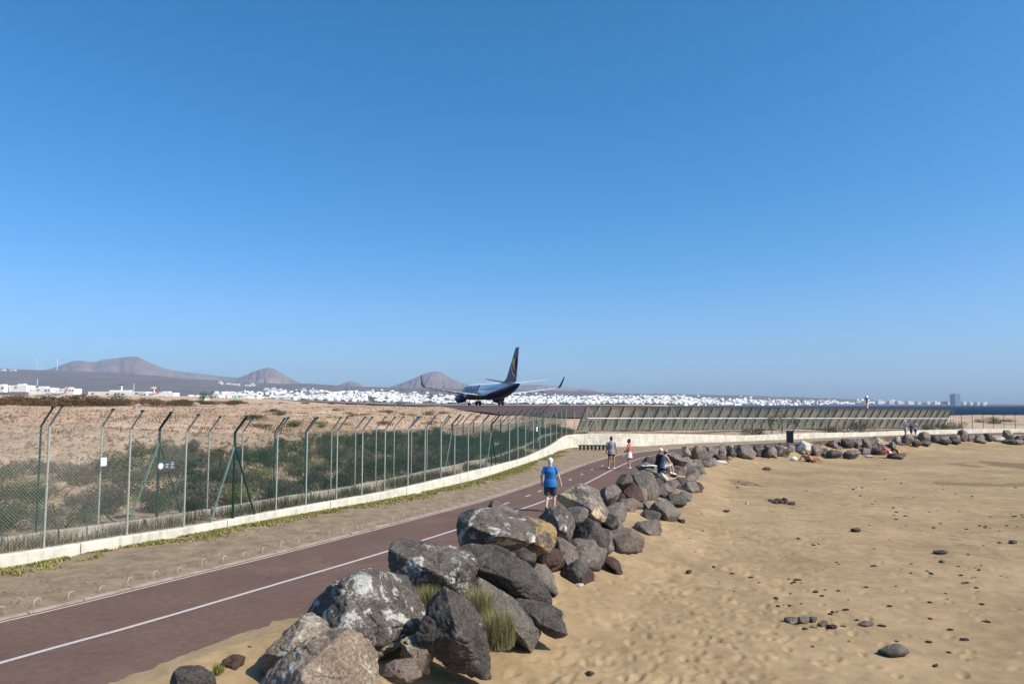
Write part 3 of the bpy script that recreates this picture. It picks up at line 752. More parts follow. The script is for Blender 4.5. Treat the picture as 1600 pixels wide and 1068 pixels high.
sign_at(259, 727, D2 - 0.12, 0.62, 0.32, M['sign_dark'], 'notice_plate', 'dark sign with white round emblem on the braced rear post', ex)
sign_at(839, 670, dcm(WALL, wall_s, wall_sel, 838) - 0.1, 0.16, 0.28, M['sign_white'], 'notice_plate', 'tiny white plate on the front fence near the wall corner')

# ------------------------------------------------------------------ blast fence
m_pan = [m_concrete('panel_beige', (0.45, 0.40, 0.31), 0.2), m_concrete('panel_grey', (0.33, 0.33, 0.29), 0.2), m_concrete('panel_pink', (0.46, 0.36, 0.30), 0.2), m_concrete('panel_green_grey', (0.28, 0.30, 0.25), 0.2)]
M['rib'] = plain('weathered_steel', (0.045, 0.042, 0.036), 0.55, var=0.3, scale=3)
M['pale_steel'] = plain('pale_steel', (0.33, 0.32, 0.28), 0.5, 0.1, var=0.15, scale=6)
A0 = np.array([6.6, 67.4]); A1 = np.array([57.6, 100.6]); dv = A1 - A0; LL = np.hypot(*dv); tv = dv / LL; nv = np.array([-tv[1], tv[0]])
droot = empty('blast_fence', (*A0, 1.2), 0, 'long sloping jet blast fence with dark ribs behind the white wall', 'barrier')
NB = 42
def bl(f, depth, h):
    zb = 1.30 + (0.62 - 1.30) * f; zt = 3.46 + (2.93 - 3.46) * f
    c = A0 + dv * f + nv * depth; return (c[0], c[1], zb + (zt - zb) * h)
# panel section: curved from far foot to near top
SEC = [(1.55, 0.0), (1.30, 0.22), (1.0, 0.45), (0.62, 0.70), (0.15, 1.0)]
for k in range(NB):
    f0, f1 = k / NB, (k + 1) / NB
    pal = rnd.choices([0, 1, 2, 3], [3, 6, 0.8, 4])[0] if k < 16 else rnd.choices([0, 1, 2, 3], [7, 3, 1.3, 1])[0]
    for row, (SUB, mi) in enumerate(((SEC[:3], m_pan[3 if k < 22 or rnd.random() < .4 else pal]), (SEC[2:], m_pan[pal]))):
        lift = 0.004 * row; V = []
        for off_ in (0, 0.05):
            for q, (d, h) in enumerate(SUB):
                hh_ = h + (0.006 if row and q == 0 else (-0.006 if not row and q == len(SUB) - 1 else 0))
                V += [bl(f0 + 0.0006, d + off_ + lift, hh_), bl(f1 - 0.0006, d + off_ + lift, hh_)]
        n5 = len(SUB); f = []; o = 2 * n5
        for i in range(n5 - 1):
            f.append((2 * i, 2 * i + 1, 2 * i + 3, 2 * i + 2)); f.append((o + 2 * i, o + 2 * i + 2, o + 2 * i + 3, o + 2 * i + 1))
        f += [(0, o, o + 1, 1), (2 * n5 - 2, 2 * n5 - 1, o + 2 * n5 - 1, o + 2 * n5 - 2)]
        for i in range(n5 - 1): f += [(2 * i, 2 * i + 2, o + 2 * i + 2, o + 2 * i), (2 * i + 1, o + 2 * i + 1, o + 2 * i + 3, 2 * i + 3)]
        wb(MB().add(V, f), 'panel', mi, droot)
for k in range(NB + 1):
    f = k / NB
    mb = MB(); hw = 0.035 / LL
    # rib plate following the panel underside
    outer = [(d - 0.012, h) for d, h in SEC]; inner = [(d - 0.05 - 0.10 * math.sin(math.pi * min(1, max(0, 1 - h))) , h) for d, h in SEC]
    V = []
    for ff in (f - hw, f + hw):
        for (d, h) in outer: V.append(bl(ff, d, h))
        for (d, h) in inner: V.append(bl(ff, d, h))
    n5 = len(SEC); fs = []
    for i in range(n5 - 1):
        fs.append((i, i + 1, n5 + i + 1, n5 + i)); o = 2 * n5; fs.append((o + i, o + n5 + i, o + n5 + i + 1, o + i + 1))
        fs.append((n5 + i, n5 + i + 1, o + n5 + i + 1, o + n5 + i)); fs.append((i, o + i, o + i + 1, i + 1))
    fs += [(0, n5, 3 * n5, 2 * n5), (n5 - 1, 3 * n5 - 1, 4 * n5 - 1, 2 * n5 - 1)]
    mb.add(V, fs); wb(mb, 'rib', M['rib'], droot)
    mb = MB(); mb.bar(bl(f, 0.06, -0.06), bl(f, 0.06, 1.0), 0.03, 6); wb(mb, 'upright', M['pale_steel'], droot)
    mb = MB(); mb.bar(bl(f, 0.08, 0.52), bl(f, 1.0, 0.0), 0.028, 5); wb(mb, 'brace', M['pale_steel'], droot)
mb = MB(); mb.bar(bl(0, -0.03, 0.52), bl(1, -0.03, 0.52), 0.04, 6); wb(mb, 'rail', M['white'], droot)
mb = MB(); mb.bar(bl(0, 0.11, 1.02), bl(1, 0.11, 1.02), 0.035, 6); wb(mb, 'top_rail', M['rib'], droot)
mb = MB(); mb.bar(bl(0, 0.0, 0.02), bl(1, 0.0, 0.02), 0.04, 6); wb(mb, 'base_rail', M['rib'], droot)
for k in (0, 7):
    mb = MB(); mb.bar(bl(k / NB, 0.0, 1.0), bl((k + 1.0) / NB, 0.0, 0.0), 0.03, 6); wb(mb, 'cross_brace', M['pale_steel'], droot)
    if k == 0:
        mb = MB(); mb.bar(bl(0, 0.0, 0.0), bl(1.0 / NB, 0.0, 1.0), 0.03, 6); wb(mb, 'cross_brace', M['pale_steel'], droot)

# ------------------------------------------------------------------ airliner
def airliner(loc, rz, label, livery, title=None, scale=1.0):
    root = empty('airliner', loc, rz, label, 'airplane'); root.scale = (scale,) * 3
    m, n, l, b = mat('fuselage_paint'); tc = n.new('ShaderNodeTexCoord'); sp = n.new('ShaderNodeSeparateXYZ'); l.new(tc.outputs['Object'], sp.inputs[0])
    cv = math_node(n, l, 'MULTIPLY_ADD', sp.outputs['Y'], -0.150, 4.85)
    cv = math_node(n, l, 'MAXIMUM', cv, 2.35)
    lt_ = math_node(n, l, 'LESS_THAN', sp.outputs['Z'], cv)
    l.new(mix(n, l, lt_, livery['top'], livery['belly']), b.inputs['Base Color']); b.inputs['Roughness'].default_value = 0.3
    navy = plain('livery_belly', livery['belly'], 0.35); fin = plain('livery_fin', livery['fin'], 0.35); wingm = plain('wing_grey', (0.62, 0.63, 0.65), 0.4); gold = plain('livery_gold', livery['gold'], 0.45)
    sec = [(0, .16, 4.62), (.8, .40, 4.50), (2.5, .78, 4.28), (5, 1.2, 3.95), (8, 1.58, 3.62), (11, 1.82, 3.38), (14, 1.88, 3.3), (20, 1.88, 3.3), (26, 1.88, 3.3), (31, 1.88, 3.3), (33.5, 1.78, 3.25), (35.4, 1.48, 3.1), (36.8, 1.02, 2.98), (37.6, .55, 2.9), (38.0, .08, 2.86)]
    N = 28; V = []; F = []
    for (y, r, z) in sec:
        for j in range(N):
            q = 2 * math.pi * j / N; V.append((r * math.cos(q), y, z + r * 1.06 * math.sin(q)))
    for i in range(len(sec) - 1):
        for j in range(N): F.append((i * N + j, (i + 1) * N + j, (i + 1) * N + (j + 1) % N, i * N + (j + 1) % N))
    F += [tuple(range(N)), tuple((len(sec) - 1) * N + j for j in range(N - 1, -1, -1))]
    MB().add(V, F).build('fuselage', m, root, smooth=True)
    def foil(sections, name, mm, parent=root):
        """sections: (LE point, chord, thickness, up-vector); chord runs aft (-y)"""
        prof = [(0, 0), (.05, .55), (.18, .95), (.4, 1), (.7, .55), (1, .03), (.7, -.3), (.4, -.6), (.18, -.65), (.05, -.4)]
        V = []; K = len(prof)
        for (le, ch, th, up) in sections:
            up = Vector(up).normalized()
            for (c, t) in prof: V.append(Vector(le) + Vector((0, -c * ch, 0)) + up * (t * th * ch / 2))
        F = []
        for i in range(len(sections) - 1):
            for j in range(K): F.append((i * K + j, i * K + (j + 1) % K, (i + 1) * K + (j + 1) % K, (i + 1) * K + j))
        F += [tuple(range(K - 1, -1, -1)), tuple((len(sections) - 1) * K + j for j in range(K))]
        return MB().add(V, F).build(name, mm, parent, smooth=False)
    for sx in (-1, 1):
        foil([((sx * 1.2, 25.2, 2.15), 8.2, .12, (0, 0, 1)), ((sx * 6.0, 22.7, 2.72), 5.0, .11, (0, 0, 1)), ((sx * 11, 20.1, 3.38), 3.3, .10, (0, 0, 1)), ((sx * 16.4, 17.3, 4.15), 1.9, .10, (0, 0, 1))], 'wing', wingm)
        foil([((sx * 16.4, 17.3, 4.16), 1.9, .10, (0, 0, 1)), ((sx * 16.95, 17.0, 4.35), 1.7, .09, (-sx * .7, 0, .7)), ((sx * 17.25, 16.5, 5.0), 1.4, .09, (-sx, 0, .2)), ((sx * 17.75, 15.2, 6.85), .65, .09, (-sx, 0, .15))], 'winglet', navy if not title else [fin][0])
        foil([((sx * .35, 5.6, 4.75), 3.9, .10, (0, 0, 1)), ((sx * 7.15, 1.7, 5.6), 1.35, .10, (0, 0, 1))], 'tailplane', wingm)
        eng = MB(); prof = [(27.6, .86), (27.8, .98), (27.3, 1.07), (26.0, 1.12), (24.6, 1.0), (23.4, .78), (23.4, .6), (22.4, .34)]
        Vn = []; Fn = []; E = 20
        for (y, r) in prof:
            for j in range(E):
                q = 2 * math.pi * j / E; Vn.append((sx * 4.83 + r * math.cos(q), y, 1.62 + r * .97 * math.sin(q)))
        for i in range(len(prof) - 1):
            for j in range(E): Fn.append((i * E + j, (i + 1) * E + j, (i + 1) * E + (j + 1) % E, i * E + (j + 1) % E))
        Fn += [tuple(range(E)), tuple((len(prof) - 1) * E + j for j in range(E - 1, -1, -1))]
        eo = eng.add(Vn, Fn).build('engine', navy, root, smooth=True)
        MB().box((sx * 4.83, 24.0, 2.35), (.35, 4.2, .95)).build('pylon', wingm, eo)
        for x_ in (6.6, 9.6, 12.4):
            MB().ell((sx * x_, 17.6 - (x_ - 6) * .28, 2.45 + (x_ - 6) * .135), (.16, 1.6, .22), 8, 6).build('flap_fairing', wingm, root, smooth=True)
        g = MB(); g.bar((sx * 2.86, 18.7, .5), (sx * 2.7, 18.7, 2.3), .13, 8); go = g.build('landing_gear', M['dark_steel'], root)
        for w_ in (-.42, .42):
            MB().tube([(sx * 2.86 + w_ - .2, 18.7, .565), (sx * 2.86 + w_ - .14, 18.7, .565), (sx * 2.86 + w_ + .14, 18.7, .565), (sx * 2.86 + w_ + .2, 18.7, .565)], [.48, .565, .565, .48], 18).build('wheel', M['rubber'], go)
    g = MB(); g.bar((0, 34.0, .35), (0, 34.0, 1.6), .09, 8); go = g.build('nose_gear', M['dark_steel'], root)
    for w_ in (-.22, .22): MB().tube([(w_ - .1, 34, .345), (w_ + .1, 34, .345)], .345, 16).build('wheel', M['rubber'], go)
    finp = [((0, 11.8, 5.05), 9.8, .045, (1, 0, 0)), ((0, 9.0, 5.45), 7.2, .07, (1, 0, 0)), ((0, 7.6, 6.2), 5.95, .085, (1, 0, 0)), ((0, 2.25, 12.4), 2.15, .085, (1, 0, 0)), ((0, 1.9, 12.55), 1.75, .05, (1, 0, 0))]
    fo = foil(finp, 'fin', fin)
    MB().add([(-.02, 1.45, 5.4), (.02, 1.45, 5.4), (.02, 0.02, 12.4), (-.02, 0.02, 12.4), (-.02, 1.75, 5.4), (.02, 1.75, 5.4), (.02, .3, 12.4), (-.02, .3, 12.4)], [(0, 1, 2, 3), (4, 7, 6, 5), (0, 3, 7, 4), (1, 5, 6, 2), (3, 2, 6, 7), (0, 4, 5, 1)]).build('sunlit_rudder_edge', wingm, fo)  # pale strip stands in for sunlight along the fin's trailing edge
    if title:
        # harp emblem on both fin sides: a winged figure leaning aft with a curved sound-board and strings
        for sx in (-1, 1):
            mb = MB()
            def slab(poly, th=0.02):
                k = len(poly); xs = [sx * (0.30 - 0.012 * (z - 5.5)) for (y, z) in poly]
                mb.add([(x + sx * th, y, z) for x, (y, z) in zip(xs, poly)], [tuple(range(k)) if sx < 0 else tuple(range(k - 1, -1, -1))])
            wing = [(3.2, 10.25), (2.2, 10.35), (1.5, 10.1), (1.75, 9.2), (1.9, 8.6), (2.0, 8.0), (2.15, 7.5), (2.5, 7.9), (3.0, 8.5), (3.45, 9.1), (3.55, 9.7)]
            slab(wing)
            arc = [(4.35 - .05 * i, 8.9 - .33 * i + .0 * i) for i in range(1)]
            for i in range(7):
                a0, a1 = i / 7, (i + 1) / 7
                def cp(a): return (4.1 - 2.35 * a - .35 * math.sin(a * math.pi) + .6 * math.sin(a * math.pi) , 8.9 - 2.5 * a - .55 * math.sin(a * math.pi))
                p, q = cp(a0), cp(a1); slab([(p[0] - .12, p[1] + .14), (p[0] + .12, p[1] - .14), (q[0] + .12, q[1] - .14), (q[0] - .12, q[1] + .14)])
            slab([(4.2, 9.15), (4.0, 8.8), (3.6, 9.6), (3.45, 9.95)])
            mb.build('emblem', gold, fo)
        cu = bpy.data.curves.new('title', 'FONT'); cu.body = title; cu.size = 3.25; cu.offset = 0.07; cu.shear = 0.12; cu.space_character = 1.02; cu.resolution_u = 3
        to = bpy.data.objects.new('title', cu); COL.objects.link(to)
        tm = bpy.data.meshes.new_from_object(to.evaluated_get(bpy.context.evaluated_depsgraph_get())); bpy.data.objects.remove(to)
        bm = bmesh.new(); bm.from_mesh(tm); bmesh.ops.triangulate(bm, faces=bm.faces[:])
        for _ in range(4):
            ed = [e_ for e_ in bm.edges if e_.calc_length() > 0.3]
            if ed: bmesh.ops.subdivide_edges(bm, edges=ed, cuts=1); bmesh.ops.triangulate(bm, faces=bm.faces[:])
        tint = plain('title_blue', livery['belly'], 0.4)
        for sx in (-1, 1):
            b2 = bm.copy(); wmax = max(v.co.x for v in b2.verts)
            for v in b2.verts:
                s_, h_ = v.co.x, v.co.y; q = (h_ - 0.55) / 1.9
                y = (35.2 - s_) if sx < 0 else (35.2 - wmax + s_)
                rr = 1.90; zc = 3.3
                if y > 31: rr = np.interp(y, [31, 33.5, 35.4], [1.9, 1.80, 1.5])
                v.co = (sx * rr * math.cos(q), y, zc + rr * 1.06 * math.sin(q))
            me = bpy.data.meshes.new('title'); b2.to_mesh(me); link('title', me, tint, root)
        for sx in (-1, 1):
            mb = MB()
            for i in range(42):
                y = 9.5 + i * 0.56; zz = 3.72; r = np.interp(y, [8, 11, 14, 33], [1.58, 1.82, 1.88, 1.86]) + .012; zc = np.interp(y, [8, 11, 14], [3.62, 3.38, 3.3])
                q0, q1 = .16, .31
                pts = [(sx * r * math.cos(q0), y - .13, zc + r * 1.06 * math.sin(q0)), (sx * r * math.cos(q0), y + .13, zc + r * 1.06 * math.sin(q0)), (sx * r * math.cos(q1), y + .13, zc + r * 1.06 * math.sin(q1)), (sx * r * math.cos(q1), y - .13, zc + r * 1.06 * math.sin(q1))]
                mb.add(pts, [(0, 1, 2, 3)])
            tag(mb.build('cabin_windows', M['dark_steel'], root), kind='stuff')
    return root
tail = PD(811.5, 600, 168.0)
nose_mid = np.array([tail[0], tail[1]]) + np.array([-0.31, 0.951]) * 18.7
zr = float(runway_z(np.array([nose_mid[0]]), np.array([nose_mid[1]]))[0])
airliner((tail[0], tail[1], zr), math.radians(21.5), 'white and navy airliner with gold emblem on its tall fin taxiing on the runway', dict(top=(0.75, 0.77, 0.80), belly=(0.008, 0.014, 0.060), fin=(0.008, 0.020, 0.10), gold=(0.50, 0.36, 0.06)), 'RYANAIR', 1.02)

# ------------------------------------------------------------------ boulders
M['r_dark'] = m_rock('dark_basalt', (0.044, 0.037, 0.032), (0.096, 0.079, 0.066), (0.169, 0.139, 0.114), (0.38, 0.355, 0.32), 0.625)
M['r_lichen'] = m_rock('lichen_basalt', (0.074, 0.060, 0.049), (0.148, 0.121, 0.097), (0.234, 0.190, 0.151), (0.60, 0.565, 0.50), 0.53, 1.9)
M['r_grey'] = m_rock('grey_basalt', (0.107, 0.089, 0.073), (0.182, 0.149, 0.121), (0.268, 0.220, 0.174), (0.50, 0.465, 0.41), 0.60)
M['r_purple'] = m_rock('pinkish_lava_stone', (0.133, 0.097, 0.077), (0.215, 0.159, 0.125), (0.304, 0.230, 0.182), (0.42, 0.38, 0.33), 0.67)
M['r_pale'] = m_rock('pale_crusted_stone', (0.206, 0.149, 0.101), (0.315, 0.231, 0.160), (0.436, 0.330, 0.232), (0.60, 0.54, 0.44), 0.53, 2.0)
M['r_white'] = m_rock('white_stone', (0.36, 0.31, 0.24), (0.50, 0.44, 0.35), (0.60, 0.54, 0.45), (0.66, 0.61, 0.52), 0.5)
M['r_ochre'] = m_rock('ochre_stained_stone', (0.09, 0.075, 0.065), (0.15, 0.12, 0.10), (0.22, 0.18, 0.15), (0.42, 0.27, 0.11), 0.50, 1.3)
M['r_ochre_white'] = m_rock('ochre_and_white_stone', (0.14, 0.11, 0.095), (0.22, 0.18, 0.155), (0.32, 0.27, 0.23), (0.60, 0.45, 0.25), 0.51, 1.6)
M['r_red'] = m_rock('red_brown_lava', (0.05, 0.028, 0.022), (0.085, 0.045, 0.034), (0.125, 0.072, 0.055), (0.16, 0.10, 0.075), 0.62)
def ico(level):
    bm = bmesh.new(); bmesh.ops.create_icosphere(bm, subdivisions=level, radius=1.0)
    V = np.array([v.co[:] for v in bm.verts]); F = np.array([[v.index for v in f.verts] for f in bm.faces]); bm.free(); return V, F
ICO = {k: ico(k) for k in (2, 3, 4, 5, 6)}
def rock_shape(outline, dp, seed, lvl, rough=1.0, facets=18):
    """outline (k,2) about the centre in the plane facing the viewer (right, up) -> vertices (right, away, up)"""
    rs = np.random.RandomState(seed); U, F = ICO[lvl]
    o = np.asarray(outline, float); nphi = 360; ph = np.arange(nphi) * 2 * math.pi / nphi; R = np.zeros(nphi)
    a = o; b = np.roll(o, -1, 0)
    for i, q in enumerate(ph):
        d = np.array([math.cos(q), math.sin(q)]); ab = b - a
        den = d[0] * ab[:, 1] - d[1] * ab[:, 0]; den = np.where(np.abs(den) < 1e-9, 1e-9, den)
        t = (a[:, 0] * ab[:, 1] - a[:, 1] * ab[:, 0]) / den; u = (a[:, 0] * d[1] - a[:, 1] * d[0]) / den
        ok = (t > 0) & (u >= -1e-6) & (u <= 1 + 1e-6); R[i] = t[ok].max() if ok.any() else 0
    R = np.where(R <= 0, np.median(R[R > 0]), R)
    k = np.array([.25, .5, .25]); R = np.convolve(np.r_[R[-1:], R, R[:1]], k, 'valid')
    size = float(np.mean(R)) * 2
    # block: convex hull of the outline plus a few corners before and behind it
    pts = [(x, dp * rs.uniform(-.6, .5), z) for x, z in o]
    dp = dp * 1.3
    for q in range(rs.randint(2, 5)):                       # a few blunt corners towards the viewer
        a_ = rs.uniform(0, 2 * math.pi); i_ = int(a_ / (2 * math.pi) * nphi) % nphi; k_ = rs.uniform(.25, .8)
        pts.append((math.cos(a_) * R[i_] * k_, -dp * rs.uniform(.4, .8), math.sin(a_) * R[i_] * k_))
    i_ = rs.randint(nphi); pts.append((math.cos(ph[i_]) * R[i_] * .3, -dp * rs.uniform(.95, 1.2), math.sin(ph[i_]) * R[i_] * rs.uniform(.1, .4)))
    for q in range(5):
        a_ = 2 * math.pi * (q + rs.uniform(-.3, .3)) / 5; i_ = int(a_ / (2 * math.pi) * nphi) % nphi; k_ = rs.uniform(.35, .9)
        pts.append((math.cos(a_) * R[i_] * k_, dp * rs.uniform(.5, .9), math.sin(a_) * R[i_] * k_))
    bm = bmesh.new()
    for p_ in pts: bm.verts.new(p_)
    bmesh.ops.convex_hull(bm, input=bm.verts[:]); bm.normal_update()
    N = np.array([f.normal[:] for f in bm.faces]); dd_ = np.array([f.normal.dot(f.verts[0].co) for f in bm.faces]); bm.free()
    N = np.where((dd_ < 0)[:, None], -N, N); dd_ = np.abs(dd_)
    ex_n = rs.normal(size=(7, 3)); ex_n /= np.linalg.norm(ex_n, axis=1)[:, None]; ex_d = (np.array(pts) @ ex_n.T).max(0) * rs.uniform(.78, .93, 7)
    N = np.vstack([N, ex_n]); dd_ = np.r_[dd_, ex_d]
    # directions spread evenly over the stretched body
    W_ = U * np.array([max(np.mean(np.abs(o[:, 0])), .02) * 1.2, dp, max(np.mean(np.abs(o[:, 1])), .02) * 1.2]); u_ = W_ / np.linalg.norm(W_, axis=1)[:, None]
    den = u_ @ N.T; inv = np.where(den > 1e-4, den / np.maximum(dd_, 1e-4)[None, :], 0); kk = 110.0
    mx = inv.max(1); rr = 1 / (mx * ((inv / mx[:, None]) ** kk).sum(1) ** (1 / kk))
    V = u_ * rr[:, None] * 1.03
    nn = u_; q = V / size; o_ = rs.uniform(0, 50, 3)
    dn = 0.014 * fbm(q[:, 0] * 2.6 + o_[0], q[:, 1] * 2.6 + o_[1], q[:, 2] * 2.6 + o_[2], seed, 3)
    rg = 1 - np.abs(vn(q[:, 0] * 3.4 + o_[1], q[:, 1] * 3.4 + o_[2], q[:, 2] * 3.4 + o_[0], seed + 5)); dn -= 0.022 * np.clip(rg - .9, 0, 1) / .10
    st = vn(q[:, 0] * 2.6 + o_[2], q[:, 1] * 2.6, q[:, 2] * 2.6, seed + 11); dn += 0.022 * (np.floor(st * 3) / 3)
    if lvl >= 4: dn += 0.011 * fbm(q[:, 0] * 7 + o_[0], q[:, 1] * 7, q[:, 2] * 7, seed + 9, 3) - 0.012 * np.clip(1 - np.abs(vn(q[:, 0] * 6 + o_[1], q[:, 1] * 6, q[:, 2] * 6 + o_[0], seed + 31)) - .8, 0, 1) / .2
    if lvl >= 5:
        dn += 0.007 * fbm(q[:, 0] * 28 + o_[0], q[:, 1] * 28, q[:, 2] * 28, seed + 19, 2)
        pit = vn(q[:, 0] * 16 + o_[2], q[:, 1] * 16, q[:, 2] * 16, seed + 23); dn -= 0.011 * sstep(.45, .75, pit)
    return V + nn * (dn * size * rough)[:, None], F
rock_n = 0
def rock(poly, D, m_, label, dp=None, lvl=5, name='boulder', group=None, rough=1.0, cat='boulder', grow=1.05, seed=None, sink=1.2):
    global rock_n
    rock_n += 1; seed = 300 + rock_n if seed is None else seed
    poly = np.array(poly, float); cpx = (poly.min(0) + poly.max(0)) / 2
    c = PD(cpx[0], cpx[1], D); f = np.array([c[0], c[1]]); f /= np.hypot(*f); rt = np.array([f[1], -f[0]])
    o = []
    for (x, y) in poly:
        d = ray(x, y); t = (c[0] * f[0] + c[1] * f[1]) / (d[0] * f[0] + d[1] * f[1]); w = np.array([0, 0, H]) + d * t
        o.append(((w[:2] - c[:2]) @ rt, w[2] - c[2]))
    o = np.array(o) * grow; o[:, 1] = np.where(o[:, 1] < 0, o[:, 1] * sink, o[:, 1]); size = o.max(0) - o.min(0)
    if dp is None: dp = 0.42 * (size[0] * size[1]) ** .5 + 0.06 * size[0]
    V, F = rock_shape(o, dp, seed, lvl, rough)
    W = np.c_[V[:, 0:1] * rt[0] + V[:, 1:2] * f[0], V[:, 0:1] * rt[1] + V[:, 1:2] * f[1], V[:, 2]]
    ob = link(name, npmesh(name, W, F, True), M[m_], None, tuple(c))
    md = ob.modifiers.new('edge', 'EDGE_SPLIT'); md.split_angle = math.radians(48)
    return tag(ob, label, cat, group)
def box_poly(x0, y0, x1, y1, seed):
    rs = np.random.RandomState(seed); cx, cy = (x0 + x1) / 2, (y0 + y1) / 2; n = rs.randint(5, 8); out = []; q0 = rs.uniform(0, 6.28)
    for i in range(n):
        a = q0 + 2 * math.pi * (i + rs.uniform(-.3, .3)) / n; c, s = math.cos(a), math.sin(a)
        k = (abs(c) ** 2.6 + abs(s) ** 2.6) ** (-1 / 2.6) * rs.uniform(.80, 1.22)
        out.append((cx + c * k * (x1 - x0) / 2, cy - s * k * (y1 - y0) / 2))
    return out
